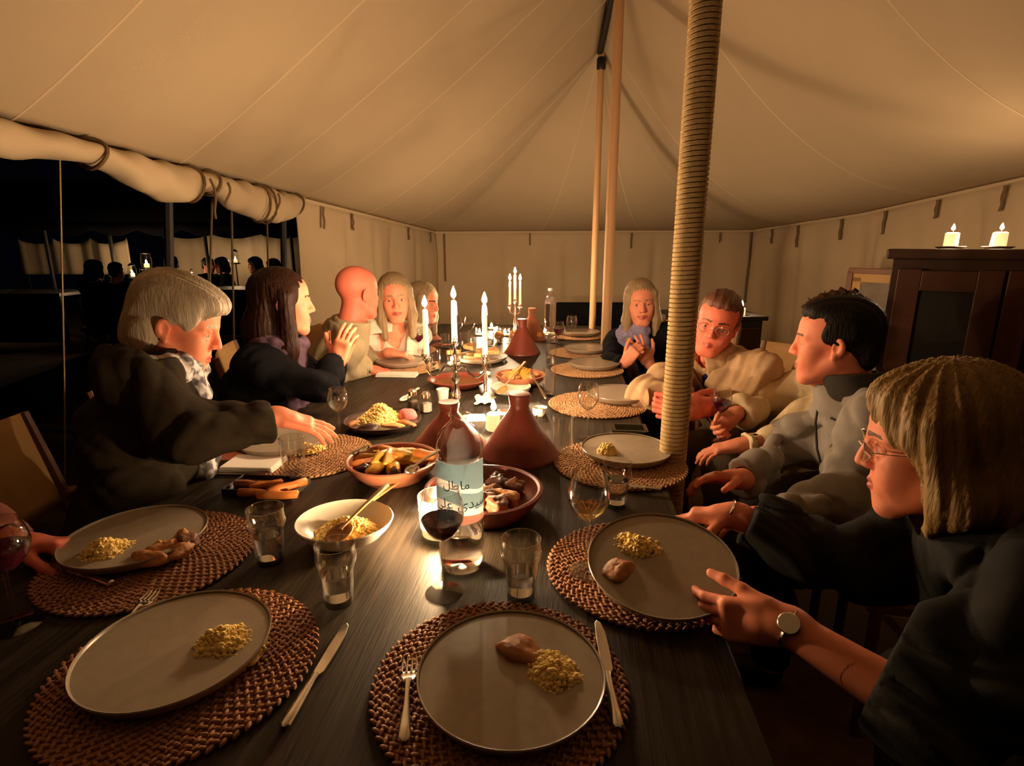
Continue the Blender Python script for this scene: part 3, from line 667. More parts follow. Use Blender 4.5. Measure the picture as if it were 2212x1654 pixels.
for k,(dx,dy) in enumerate(((-.07,-.045),(.02,-.075),(.06,-.055),(-.055,.055),(.045,.06))):
    lump('prune','glossy dark prune at '+CLK(math.atan2(dy,dx),1)+' in the left tagine dish','prune', (d2c.x+dx,d2c.y+dy,TZ+.044), (.017,.014,.012), 'prune', k, k, 'prunes in the left tagine dish', .2, n=10)
d3c = W(828,914,.76); o = link('serving_plate', plate_mesh(.135,'dark_glaze','dark_glaze')); o.location = (d3c.x,d3c.y,TZ); tag(o,'dark glazed serving plate piled with couscous by the reaching hand','plate')
couscous('tall orange lit couscous heap on the dark serving plate', (d3c.x-.012,d3c.y,0), .098, .062, 900, TZ+.005, 1.05, 0, 17, 1.02)
lump('meat_chunk','pink cut meat roll at right side of the dark serving plate','meat', (d3c.x+.085,d3c.y+.01,TZ+.036), (.032,.024,.024), 'cloth_pink', .2, 4, None, .1)
for k,(dx,dy,rz) in enumerate(((.05,-.075,-.15),(-.03,-.09,.5),(-.085,-.05,1.0),(.09,-.045,-.6))):
    lump('chicken_piece',('pale chicken drumstick at the near rim of the dark serving plate','small dark chicken piece at the near rim of the dark serving plate','chicken piece at the near left rim of the dark serving plate','chicken piece at the near right rim of the dark serving plate')[k],'chicken', (d3c.x+dx,d3c.y+dy,TZ+.022), (.042,.015,.014), ('bread','prune','chicken','chicken')[k], rz, k, None, .15, n=12)
bc = W(745,1128,.795); t = thing('serving_bowl','white oval serving bowl of couscous with a wooden spoon','bowl',(bc.x,bc.y,TZ))
MB().lathe([(0,0),(.045,0),(.048,.004),(.075,.018),(.095,.040),(.101,.052),(.099,.054),(.092,.042),(.072,.022),(.045,.010),(0,.009)], 44, sx=1.02, sy=.96).obj('bowl_body','plate_white',t)
couscous('couscous with vegetables filling the white bowl', (bc.x+.004,bc.y-.006,0), .060, .030, 520, TZ+.022, 1.1, .2, 19, 1.0)
spoon(W(838,1035,.86)-Vector((0,0,0)), Vector((*W(712,1168,.80).xy,0)), 'wooden spoon with long handle resting in the white bowl', 'spoon_wood', TZ, .095, .040, .026, 'wooden_spoon', bl=.30)
spoon(W(796,1093), W(918,1040), 'pale wooden serving spoon lying on the table behind the white bowl', 'spoon_wood', TZ, .004, .03, .024, 'wooden_spoon', bl=.28)
spoon(W(952,990,.82), W(880,1030,.80), 'silver serving spoon dipping into the left tagine dish', 'steel', TZ, .09, .055, .02, bl=.3)
spoon(W(752,985,.80), W(800,962,.82), 'silver spoon with shiny bowl on the rear rim of the left tagine dish', 'steel', TZ, .045, .062, .018, bl=.5)
tc = W(578,1056); tr = thing('serving_tray','dark rectangular tray with orange carrot sticks by the grey-haired woman','tray',(tc.x,tc.y,TZ),-.12)
MB().box((0,0,.004),(.19,.10,.008)).obj('tray_base','dark_glaze',tr,False,bevel=.003)
for sx,sy,dx,dy in ((0,.049,.19,.005),(0,-.049,.19,.005),(.094,0,.005,.10),(-.094,0,.005,.10)): MB().box((sx,sy,.009),(dx,dy,.018)).obj('tray_rim','dark_glaze',tr,False,bevel=.002)
for k,(u,v,rz,l) in enumerate(((545,1048,-.15,.05),(560,1066,-.08,.055),(600,1070,.1,.05),(622,1056,.75,.05),(575,1052,.3,.04))):
    q = W(u,v,.765); lump('carrot_stick',('roasted carrot stick at far left of the dark tray','roasted carrot stick lying along the near rim of the dark tray','roasted carrot stick in the middle near rim of the dark tray','pale roasted carrot stick leaning at right of the dark tray','short roasted carrot stick in the middle of the dark tray')[k],'carrot',(q.x,q.y,TZ+.016+.006*(k>2)),(l,.011,.010),'carrot',rz,k,'carrot sticks on the dark tray',.12,n=12,stick=True)
nb = W(548,1012); np_ = thing('folded_napkin','white folded napkin lying under the rim of the reaching woman plate','napkin',(nb.x,nb.y,TZ),-.05)
for k in range(4): MB().box((0,.002*k,.003+.0055*k),(.16-.004*k,.10,.0045)).obj('fold','cloth_white',np_,False,bevel=.0018)
nb = W(858,812); np_ = thing('folded_napkin','white folded napkin at the near side of the dark haired woman plate','napkin',(nb.x,nb.y,TZ),-.08)
for k in range(3): MB().box((0,.002*k,.003+.005*k),(.20-.004*k,.07,.004)).obj('fold','cloth_white',np_,False,bevel=.0016)
ac = W(1358,940); at_ = thing('ashtray','low square dark glass ashtray near the rope wrapped pole','ashtray',(ac.x,ac.y,TZ),-.1)
mb = MB(); 
mb.box((0,0,.004),(.12,.085,.008))
for sx,sy,dx,dy in ((0,.036,.12,.013),(0,-.036,.12,.013),(.0535,0,.013,.06),(-.0535,0,.013,.06)): mb.box((sx,sy,.018),(dx,dy,.022))
mb.obj('glass_tray','smoky_glass',at_,False,bevel=.002)
def shaker(u, v, label, m):
    t = thing('shaker', label, 'shaker', W(u,v), random.uniform(0,1), 'glass shakers'); r = .024
    MB().lathe([(0,0),(r,0),(r,.05),(r*.7,.062),(r*.7,.066),(r*.66,.066),(r*.92,.049),(r*.92,.004),(0,.004)], 6).obj('glass_body','glass',t,False)
    MB().lathe([(0,.0045),(r*.88,.0045),(r*.88,.036),(0,.038)], 6).obj('seasoning',m,t,False)
    MB().lathe([(r*.74,.058),(r*.74,.074),(r*.5,.081),(0,.083)], 14).obj('metal_cap','silver',t)
shaker(921,890,'glass salt shaker with metal cap left of the white cup','salt'); shaker(893,884,'glass pepper shaker left of the salt shaker','pepper')
t = MB().lathe([(0,0),(.018,0),(.019,.002),(.026,.066),(.024,.067),(.0175,.006),(0,.006)], 24).obj('white_cup','ceramic_white',loc=W(957,874)); tag(t,'small tapered white cup below left arm of the candelabra','cup')
candle('thick ivory pillar candle burning left of the dark red tagine lid', W(1066,932)+Vector((0,.02,0)), .062, .024, None, 'pillar_candle', .98)
def pot(u, v, label, r=.03, z=0):
    t = thing('butter_pot', label, 'pot', W(u,v)+Vector((0,0,z)), .3, 'white butter pots')
    MB().lathe([(0,0),(r*.8,0),(r*.88,.003),(r,.028),(r*.96,.031),(r*.88,.028),(r*.84,.018),(0,.018)], 8).obj('pot_body','ceramic_white',t)
    MB().ell((0,0,.019),(r*.7,r*.7,.006),12,lump=.2).obj('butter','bread',t)
pot(1166,896,'small white butter pot beside the dark tagine lid, rear one'); pot(1150,912,'small white butter pot beside the dark tagine lid, front one', .022)
for k,(u,v,w_,l_,rz) in enumerate(((1020,905,.10,.07,.1),(1093,893,.07,.05,-.1))):
    t = thing('relish_dish',('flat white rectangular dish left of the pillar candle','white rectangular dish with red relish right of the pillar candle')[k],'dish',W(u,v),rz)
    MB().box((0,0,.005),(w_,l_,.01)).obj('dish_body','ceramic_white',t,False,bevel=.003)
    MB().ell((0,0,.012),(w_*.34,l_*.3,.006),12,lump=.2).obj('relish','meat' if k else 'cloth_white',t)
pl = link('side_plate', plate_mesh(.09,'plate_white','plate_white')); pl.location = W(1103,846); tag(pl,'small white plate of couscous behind the dark tagine lid','plate')
couscous('flat yellow couscous on the small white plate', W(1108,847), .066, .016, 300, TZ+.0045, 1.05, 0, 23, 1.0)
spoon(W(1135,785,.83), W(1078,848,.79), 'slanting wooden spoon over the small white plate', 'spoon_wood', TZ, .085, .03, .02, 'wooden_spoon', bl=.2)
spoon(W(1180,866), W(1142,812,.79), 'steel spoon leaning on the rim of the far tagine dish', 'steel', TZ, .004, .055, .017, bl=.22)
spoon(W(905,845), W(868,870), 'white ceramic spoon beside the pepper shaker', 'ceramic_white', TZ, .01, .004, .018, bl=.4)
d4c = W(1124,812,.79); tagine_dish(Vector((d4c.x,d4c.y,TZ)), .118, 'far clay tagine dish heaped with orange yellow stew', 'clay_light', .05)
couscous('orange yellow stew heap in the far clay tagine dish', (d4c.x,d4c.y,0), .088, .055, 260, TZ+.022, 1, 0, 29, 1.0, m='veg_yellow')
for k in range(7):
    a = k*.9; lump('chicken_piece','orange chicken piece at '+CLK(a,1)+' on the rim of the far tagine dish','chicken',(d4c.x+.068*math.cos(a),d4c.y+.068*math.sin(a),TZ+.045),(.026,.017,.015),'chicken',a,k,'chicken pieces in the far tagine dish',.2,n=10)
d5c = W(985,835,.77); tagine_dish(Vector((d5c.x,d5c.y+.1,TZ)), .14, 'shallow red clay dish behind the candelabra stem', 'clay', .035)
bp = W(1040,778); o = link('bread_plate', plate_mesh(.15,'plate_white','plate_rim')); o.location = (bp.x,bp.y,TZ); tag(o,'white platter of bread wedges behind the right candle','plate')
for k,(dx,dy,rz) in enumerate(((-.06,-.05,.3),(.0,-.06,.1),(.06,-.045,-.3),(-.04,.02,.2),(.03,.02,-.1),(-.01,.07,.0),(.07,.06,-.4),(-.08,.06,.5))):
    mb = MB(); q = [(0,0)]+[(.085*math.cos(a),.085*math.sin(a)) for a in [j*.18-.45 for j in range(6)]]
    o = mb.poly(q, -.012, .014).obj('bread_wedge','bread',loc=(bp.x+dx-.04,bp.y+dy,TZ+.025+.012*(k%3)),rot=(.25*math.sin(k),.2*math.cos(k*2),rz+.4*k),bevel=.005); tag(o,('lowest','middle','topmost')[k%3]+' golden wedge of flat bread at '+CLK(math.atan2(dy,dx),1)+' of the platter behind the right candle','bread','bread wedges on the platter')
tagine_lid(W(1128,762), .108, .205, 'dark red tagine lid beyond the far stew dish, nearer one')
tagine_lid(W(1150,738)+Vector((0,.1,0)), .10, .215, 'orange glazed tagine lid at the far end behind the darker lid', m='clay_light')
for k,(u,v) in enumerate(((1135,735),(1160,735),(1110,733),(1078,735))):
    lump('orange',('orange fruit in front of the orange glazed lid','second orange fruit at right in front of the orange glazed lid','third orange fruit left of the oranges by the far lid','orange fruit close to the far tea lights')[k],'fruit',W(u,v)+Vector((0,0,.033)),(.035,.035,.033),'orange_fruit',0,k,'oranges at the far end',.03)
bt2, _ = bottle(Vector((.272,3.98,TZ)), 'clear plastic water bottle at the far end of the table', .043, .33, .7)
MB().lathe([(.0,.332),(.0145,.332),(.0145,.318),(.0155,.318),(.0155,.334),(.0,.336)], 16).obj('bottle_cap','ceramic_white',bt2)
for k,(u,v,r) in enumerate(((1036,725,.034),(1072,721,.032),(1091,726,.036),(1062,712,.03),(1182,722,.036),(978,790,.032),(1048,812,.03))):
    jar_candle(W(u,v), ('small glass candle jar at the far left of the tea lights','small glass candle jar second of the far tea lights','small glass candle jar beside the far oranges','small glass candle jar behind the other far tea lights','bright candle jar in front of the far water bottle','small candle jar glowing behind the candelabra column','small candle jar under the right arm of the candelabra')[k], r, .06, 'glass', FM_S)
for k,(u,v) in enumerate(((962,752),(1003,752),(1020,770),(1080,742),(1100,742),(1196,742),(1212,735))):
    straight_tumbler(W(u,v), .09+.01*(k%3), .027, ('small tumbler at far left behind the candelabra, first in its row','small tumbler at far left behind the candelabra, second in its row','small tumbler between bread platter and the left far glasses','small tumbler glinting just left of the far tea light jars','small tumbler glinting beside the far oranges','small tumbler left of the last right hand plates','small tumbler at the far right next to the last plate')[k], .5 if k%2 else 0)
# added white cloth standing in for candlelight reflected near the candelabra
def crumple(name, label, p, R, m, seed, h=.03, sx=1):
    r_ = random.Random(seed); ph = [r_.uniform(0,6) for _ in range(8)]
    def f(a, b):
        x, y = (a-.5)*2, (b-.5)*2; q = max(0,1-(x*x+y*y)*.5)
        return Vector((x*R*sx*(1+.12*math.sin(y*5+ph[0])), y*R*(1+.12*math.sin(x*6+ph[1])), .003+h*q*abs(math.sin(x*3.1+y*1.3+ph[2])*.6+math.sin(y*4.7-x*2+ph[3])*.4)))
    o = MB().grid(f, 28, 28).obj(name, m, loc=p); s = o.modifiers.new('cloth','SOLIDIFY'); s.thickness = .003; s.offset = 1
    return tag(o, label, 'napkin')
crumple('highlight_cloth','crumpled white cloth added as a candlelight highlight beside the low tagine lid',W(1046,868),.05,'cloth_white',2,.035,.7)
# ------------------------------------------------------------ bodies: one continuous surface grown from a distance field
def vec(p): return np.array(p, np.float32)
def unit(v): v = np.asarray(v, float); return v/np.linalg.norm(v)
class Field:
    """list of shapes blended into one skin; each shape: (fn, lo, hi, k, op)"""
    def __init__(s): s.p = []
    def cap(s, a, b, ra, rb, k=.02, op=1):
        a, b = vec(a), vec(b); ba = b-a; L2 = float(ba@ba)+1e-9
        def f(X, Y, Z):
            t = np.clip(((X-a[0])*ba[0]+(Y-a[1])*ba[1]+(Z-a[2])*ba[2])/L2, 0, 1)
            return np.sqrt((X-a[0]-t*ba[0])**2+(Y-a[1]-t*ba[1])**2+(Z-a[2]-t*ba[2])**2)-(ra+(rb-ra)*t)
        m = max(ra,rb); s.p.append((f, np.minimum(a,b)-m, np.maximum(a,b)+m, k, op)); return s
    def ell(s, c, r, R=None, k=.02, op=1):
        c, r = vec(c), vec(r); R = np.eye(3) if R is None else np.array(R, float)
        def f(X, Y, Z):
            x, y, z = X-c[0], Y-c[1], Z-c[2]
            q = [(R[0][i]*x+R[1][i]*y+R[2][i]*z) for i in range(3)]
            k0 = np.sqrt(sum((q[i]/r[i])**2 for i in range(3))); k1 = np.sqrt(sum((q[i]/r[i]**2)**2 for i in range(3)))+1e-9
            return k0*(k0-1)/k1
        m = float(max(r)); s.p.append((f, c-m, c+m, k, op)); return s
    def box(s, c, h, R, rad, k=.01, op=1):
        c = vec(c); R = np.array(R, float)
        def f(X, Y, Z):
            x, y, z = X-c[0], Y-c[1], Z-c[2]
            q = [np.abs(R[0][i]*x+R[1][i]*y+R[2][i]*z)-(h[i]-rad) for i in range(3)]
            o = np.sqrt(sum(np.maximum(e,0)**2 for e in q)); return o+np.minimum(np.maximum(np.maximum(q[0],q[1]),q[2]),0)-rad
        m = float(np.linalg.norm(h)); s.p.append((f, c-m, c+m, k, op)); return s
    def plane(s, c, n, lo, hi, k=.004):
        """cut away everything on the n side of the plane inside a box"""
        c, n = vec(c), unit(n)
        s.p.append((lambda X,Y,Z: (X-c[0])*n[0]+(Y-c[1])*n[1]+(Z-c[2])*n[2], vec(lo), vec(hi), k, 2)); return s
    def warp(s, f): s.p.append((f, None, None, 0, 3)); return s
    def bounds(s):
        ps = [p for p in s.p if p[4] == 1]; return np.min([p[1] for p in ps], 0), np.max([p[2] for p in ps], 0)
    def mesh(s, lo, hi, h):
        lo, hi = np.array(lo,float), np.array(hi,float); n = np.ceil((hi-lo)/h).astype(int)+1
        ax = [(lo[i]+h*np.arange(n[i])).astype(np.float32) for i in range(3)]
        Dd = np.full(n, .5, np.float32)
        for f, a, b, k, op in s.p:
            if op == 3:
                Dd += f(ax[0][:,None,None], ax[1][None,:,None], ax[2][None,None,:]); continue
            mg = k*1.5+3*h
            i0 = np.clip(np.floor((a-mg-lo)/h).astype(int), 0, n); i1 = np.clip(np.ceil((b+mg-lo)/h).astype(int)+1, 0, n)
            if np.any(i1 <= i0): continue
            sl = tuple(slice(i0[i], i1[i]) for i in range(3))
            d = f(ax[0][sl[0]][:,None,None], ax[1][sl[1]][None,:,None], ax[2][sl[2]][None,None,:]); e = Dd[sl]
            if op == 1:
                g = np.clip(.5+.5*(e-d)/k, 0, 1); Dd[sl] = e+(d-e)*g-k*g*(1-g)
            elif op == -1:
                d = -d; g = np.clip(.5-.5*(e-d)/k, 0, 1); Dd[sl] = e+(d-e)*g+k*g*(1-g)
            else:
                Dd[sl] = np.maximum(e, d)
        return nets(Dd, lo, h)
def nets(Dd, lo, h):
    ins = Dd < 0; n = Dd.shape
    c = np.zeros((n[0]-1,n[1]-1,n[2]-1), np.int8)
    for dx in (0,1):
        for dy in (0,1):
            for dz in (0,1): c += ins[dx:n[0]-1+dx, dy:n[1]-1+dy, dz:n[2]-1+dz]
    I, J, K = np.nonzero((c > 0) & (c < 8))
    if len(I) == 0: return np.zeros((0,3)), np.zeros((0,4),int)
    ids = np.full(c.shape, -1, np.int32); ids[I,J,K] = np.arange(len(I))
    acc = np.zeros((len(I),3)); cnt = np.zeros(len(I))
    cor = {(x,y,z): Dd[I+x,J+y,K+z] for x in (0,1) for y in (0,1) for z in (0,1)}
    for a in cor:
        for x in range(3):
            if a[x] == 0:
                b = list(a); b[x] = 1; d0, d1 = cor[a], cor[tuple(b)]; m = (d0 < 0) != (d1 < 0)
                t = np.where(m, d0/np.where(m, d0-d1, 1), 0)
                for q in range(3): acc[:,q] += np.where(m, a[q]+(t if q == x else 0), 0)
                cnt += m
    V = (np.stack([I,J,K],1)+acc/cnt[:,None])*h+lo; Q = []
    for x in range(3):
        y, z = (x+1)%3, (x+2)%3
        s0 = [slice(None)]*3; s1 = [slice(None)]*3; s0[x] = slice(0,-1); s1[x] = slice(1,None)
        A, B = ins[tuple(s0)], ins[tuple(s1)]; e = np.nonzero(A != B); e = np.stack(e,1)
        ok = (e[:,y] > 0)&(e[:,z] > 0)&(e[:,y] < n[y]-1)&(e[:,z] < n[z]-1); e = e[ok]
        def at(dy, dz): q = e.copy(); q[:,y] -= dy; q[:,z] -= dz; return ids[q[:,0],q[:,1],q[:,2]]
        q = np.stack([at(1,1),at(0,1),at(0,0),at(1,0)],1); fl = ~A[e[:,0],e[:,1],e[:,2]]
        q[fl] = q[fl][:,::-1]; Q.append(q)
    return V, np.concatenate(Q)
def np_mesh(name, V, Q, mats, mi=None):
    me = bpy.data.meshes.new(name); me.vertices.add(len(V)); me.vertices.foreach_set('co', np.asarray(V,np.float32).ravel())
    me.loops.add(len(Q)*4); me.loops.foreach_set('vertex_index', np.asarray(Q,np.int32).ravel())
    me.polygons.add(len(Q)); me.polygons.foreach_set('loop_start', np.arange(len(Q),dtype=np.int32)*4)
    try: me.polygons.foreach_set('loop_total', np.full(len(Q),4,np.int32))
    except Exception: pass
    for m in mats: me.materials.append(M[m] if isinstance(m,str) else m)
    if mi is not None: me.polygons.foreach_set('material_index', np.asarray(mi,np.int32))
    me.polygons.foreach_set('use_smooth', np.ones(len(Q),bool)); me.update(calc_edges=True); me.validate(); return me
def smooth(V, Q, it=2, lam=.5):
    if len(V) == 0: return V
    for _ in range(it):
        acc = np.zeros_like(V); cnt = np.zeros(len(V))
        for i in range(4):
            a, b = Q[:,i], Q[:,(i+1)%4]
            for q in range(3): acc[:,q] += np.bincount(a, V[b,q], len(V))+np.bincount(b, V[a,q], len(V))
            cnt += np.bincount(a, minlength=len(V))+np.bincount(b, minlength=len(V))
        V = V*(1-lam)+lam*acc/np.maximum(cnt,1)[:,None]
    return V
def regions(F, boxes, hc, it=1):
    """the field meshed at step hc, and finer inside the given boxes (lo, hi, step); one welded vertex list"""
    lo, hi = F.bounds(); V, Q = F.mesh(lo-.03, hi+.03, hc); V = smooth(V, Q, it); c = V[Q].mean(1) if len(Q) else V
    keep = np.ones(len(Q),bool)
    for a, b, h in boxes: keep &= ~np.all((c > np.array(a)+.6*hc)&(c < np.array(b)-.6*hc), 1)
    Q = Q[keep]; Vs, Qs = [V], [Q]; o = len(V)
    for a, b, h in boxes:
        v, q = F.mesh(a, b, h); v = smooth(v, q, 1, .35); Vs.append(v); Qs.append(q+o); o += len(v)
    V, Q = np.concatenate(Vs), np.concatenate(Qs); u, inv = np.unique(Q, return_inverse=True)
    return V[u], inv.reshape(Q.shape)

def frame_y(az, pitch, roll):
    """head frame: columns = left, forward, up; az = compass direction the face points (0 = +x), pitch down positive"""
    f = np.array([math.cos(az)*math.cos(pitch), math.sin(az)*math.cos(pitch), -math.sin(pitch)])
    up = np.array([math.cos(az)*math.sin(pitch), math.sin(az)*math.sin(pitch), math.cos(pitch)])
    l = np.cross(up, f); c, s = math.cos(roll), math.sin(roll)
    return np.stack([l*c+up*s, f, up*c-l*s], 1)
def head_field(F, c, R, s, sex='f', neck=None, ears=True, smile=0, fat=1.0, nose=1.0):
    T = lambda x, y, z: c+R @ (np.array([x,y,z])*s)
    E = lambda p, r, k=.02, op=1, rot=None: F.ell(T(*p), np.array(r)*s, R if rot is None else R @ rot, k*s, op)
    Cp = lambda a, b, ra, rb, k=.015, op=1: F.cap(T(*a), T(*b), ra*s, rb*s, k*s, op)
    m = sex == 'm'
    E((0,-.018,.045),(.077,.098,.087)); E((0,.030,.040),(.066,.060,.066),.03)
    E((0,.028,-.035),(.060*fat,.060,.075),.03)
    for q in (-1,1):
        Cp((q*.054*fat,-.005,-.045),(q*.024,.062,-.100),.018,.017,.03)
        E((q*.043,.052,-.018),(.023*fat,.026,.022),.02)
        E((q*.036,.060,-.048),(.022*fat,.022,.026),.02)
        Cp((q*.012,.0865,.026),(q*.047,.066,.025),.009 if m else .0065,.007,.014)
    Cp((-.014,.070,-.103),(.014,.070,-.103),.019,.019,.02)
    E((0,.072,-.066),(.030,.020,.026),.02)
    for q in (-1,1): E((q*.0335,.0905,.004),(.017,.015,.0125),.012,-1)
    Cp((0,.088,.018),(0,.102*nose,-.014),.0075,.0095,.012); E((0,.1045*nose,-.026),(.0125,.012,.0105),.008)
    for q in (-1,1): E((q*.0125,.094,-.029),(.0085,.011,.0085),.006)
    for q in (-1,1): E((q*.0065,.103,-.0375),(.0038,.006,.004),.003,-1)
    # eyelids
    for q in (-1,1):
        Cp((q*.0200,.0795,.006),(q*.033,.0845,.0125),.0038,.0042,.004); Cp((q*.033,.0845,.0125),(q*.0465,.075,.006),.0042,.0038,.004)
        Cp((q*.0200,.0795,.001),(q*.033,.0825,-.0065),.0030,.0034,.004); Cp((q*.033,.0825,-.0065),(q*.0460,.0745,.001),.0034,.003,.004)
    # lips
    zl = -.064; w_ = .021+.006*smile; up = .004*smile
    for q in (-1,1):
        Cp((0,.0925,zl+.0035),(q*w_,.0805,zl+up),.0052,.0028,.004); Cp((0,.0915,zl-.0075),(q*w_*.9,.0805,zl-.0015+up),.0062,.003,.004)
    Cp((-w_,.0835,zl-.0012+up),(0,.0985,zl-.0015),.0016,.0018,.002,-1); Cp((w_,.0835,zl-.0012+up),(0,.0985,zl-.0015),.0016,.0018,.002,-1)
    if ears:
        for q in (-1,1):
            rot = np.array(Euler((.18,q*.25,q*.32)).to_matrix())
            E((q*.080,-.014,-.002),(.0075,.018,.031),.006,1,rot); E((q*.086,-.009,.002),(.006,.0095,.018),.004,-1,rot); E((q*.077,-.004,-.028),(.007,.008,.010),.006)
    if neck is not None:
        F.cap(T(0,-.028,-.055), neck, (.056 if m else .048)*s, (.062 if m else .052)*s, .03*s)
        if m: Cp((0,.028,-.135),(0,.020,-.150),.014,.014,.03)
    return T
def lip_mask(P, smile=0):
    """P in head coordinates (unit scale)"""
    x, y, z = P[:,0], P[:,1], P[:,2]; zc = z+.066-.004*smile*np.abs(x)/.027
    return (np.abs(x) < .024+.006*smile) & (y > .079) & (np.abs(zc) < .0105*np.sqrt(np.clip(1-(x/(.0245+.006*smile))**2,0,1))+.0012)
def brow_mask(P):
    x, y, z = np.abs(P[:,0]), P[:,1], P[:,2]; zc = .0275+.0035*np.sin(np.clip((x-.012)/.036,0,1)*PI*.9)
    return (x > .012)&(x < .050)&(y > .05)&(np.abs(z-zc) < .0042*(1.15-.55*(x-.012)/.038))
def hand_field(F, w, d, n, right, curl=(.3,.3,.35,.4), spread=.12, s=1.0, thumb=.5, tcurl=.25, tl=1.0):
    """w wrist, d toward the fingers, n out of the palm"""
    d = unit(d); n = unit(np.asarray(n,float)-d*np.dot(n,d)); l = np.cross(d,n)*(1 if right else -1); w = np.array(w,float)
    R = np.stack([l,d,n],1)
    F.box(w+d*.050*s, (.037*s,.045*s,.0135*s), R, .012*s, .012*s)
    F.ell(w+d*.030*s+l*.022*s+n*.006*s, np.array((.016,.028,.014))*s, R, .012*s)
    F.cap(w-d*.015*s, w+d*.03*s, .0245*s, .024*s, .02*s)
    L = (.074,.083,.077,.060)
    for i in range(4):
        x = (.0285-.0188*i); b = w+d*(.088-.004*(i == 3)-.002*(i == 0))*s+l*x*s+n*.001*s; sp = spread*(1.5-i)*.55
        f0 = unit(d*math.cos(sp)+l*math.sin(sp)); ang = 0; r = (.0092,.0094,.0090,.0080)[i]*s; p = b-f0*.012*s
        for j, q in enumerate((.50,.29,.24)):
            ang += curl[i]*(.75,1.05,.8)[j]; v = f0*math.cos(ang)+n*math.sin(ang); e = p+v*(L[i]*q+(.012 if j == 0 else 0))*s
            F.cap(p, e, r*(1,.93,.86)[j], r*(.94,.87,.78)[j], .0035*s); p = e
    a = thumb; v = unit(d*.62+l*.78*tl*math.cos(a*.6)+n*math.sin(a)*.8); p = w+d*.022*s+l*.026*s+n*.004*s
    for j, q in enumerate((.042,.034,.027)):
        e = p+v*q*s; F.cap(p, e, (.0145,.0108,.0098)[j]*s, (.0110,.0100,.0080)[j]*s, .006*s); p = e
        v = unit(v+d*tcurl*1.1+n*tcurl*.5-l*tcurl*.5)
    return w+d*.09*s
def limb(F, a, b, c, r, k=.03):
    """two bone limb, radii r = (start, joint, joint, end)"""
    F.cap(a, b, r[0], r[1], k); F.cap(b, c, r[2], r[3], k)
def folds(amp, seed, s=1.0, dirz=1.0):
    r_ = np.random.default_rng(seed); W_ = r_.normal(size=(6,3))*np.array([1,1,dirz]); ph = r_.uniform(0,6,6)
    fr = np.array([30,46,64,84,25,110])*s; am = np.array([1,.8,.6,.4,.9,.25])
    W_ = W_/np.linalg.norm(W_,axis=1)[:,None]
    def f(X, Y, Z):
        o = 0
        wx = .04*np.sin(X*13+ph[0]+Z*7); wz = .04*np.sin(Z*11+Y*9+ph[1])
        for i in range(6): o = o+am[i]*(1.3-2*np.abs(np.sin(.5*fr[i]*(W_[i,0]*(X+wz)+W_[i,1]*(Y+wx)+W_[i,2]*(Z+wx))+ph[i]))**.8)
        return (amp*.52*o).astype(np.float32)
    return f
# ------------------------------------------------------------ people
for k, c in dict(skin_a=(.86,.285,.165), skin_b=(.76,.285,.165), skin_red=(.82,.215,.135), skin_k=(.78,.265,.155)).items():
    M[k] = mat(k, c, .5, var=(34,tuple(q*.82 for q in c),.35), bump=(420,.12,.0006), spec=.35)
M['lips'] = mat('lips', (.42,.085,.06), .4); M['lips_pale'] = mat('lips_pale', (.50,.105,.065), .45)
M['eye_white'] = mat('eye_white', (.42,.35,.30), .2); M['iris'] = mat('iris', (.05,.03,.02), .1)
def hairmat(n, c, c2, rough=.5): M[n] = mat(n, c, rough, var=(26,c2,.3), bump=(70,.8,.004), stretch=(3,3,.35), spec=.35 if c[0] > .1 else .12)
hairmat('hair_grey', (.50,.42,.31), (.32,.26,.19)); hairmat('hair_brown', (.018,.008,.005), (.035,.014,.008), .4); hairmat('hair_black', (.006,.004,.003), (.014,.009,.007))
hairmat('hair_blonde', (.33,.205,.075), (.19,.11,.036)); hairmat('hair_ash', (.36,.255,.14), (.22,.15,.08)); hairmat('hair_ginger', (.16,.06,.03), (.10,.04,.02)); hairmat('hair_curly', (.07,.035,.018), (.04,.02,.01))
def cloth(n, c, c2=None, sc=300, st=.35, var=30): M[n] = mat(n, c, .95, var=(var,c2 or tuple(q*.8 for q in c),.35), bump=(sc,st,.0012), spec=.08, sheen=.0)
cloth('fleece_dark', (.034,.025,.015), (.018,.013,.009)); cloth('black_knit', (.008,.008,.010)); cloth('linen_olive', (.40,.32,.20)); cloth('blouse_white', (.72,.66,.54))
cloth('rose_top', (.26,.10,.08)); cloth('black_top', (.007,.007,.009)); cloth('jacket_beige', (.52,.35,.20)); cloth('shirt_cream', (.66,.53,.33)); cloth('fleece_grey', (.30,.27,.235), (.25,.222,.19)); cloth('fleece_collar', (.055,.048,.040))
cloth('top_charcoal', (.030,.030,.028), (.014,.014,.014), var=22); cloth('trousers_dark', (.03,.028,.03)); cloth('trousers_tan', (.20,.15,.10)); cloth('navy', (.010,.013,.05)); cloth('scarf_purple', (.17,.11,.16), (.09,.05,.08)); cloth('scarf_lavender', (.28,.25,.38), (.20,.17,.28)); cloth('pink_top', (.40,.17,.14))
M['scarf_pattern'] = mat('scarf_pattern', (.12,.11,.13), .95, var=(42,(.58,.55,.55),.06), bump=(200,.3), spec=.1)
M['shoe'] = mat('shoe', (.03,.02,.015), .5)
M['lens'] = thin_glass('lens', (.96,.95,.93))

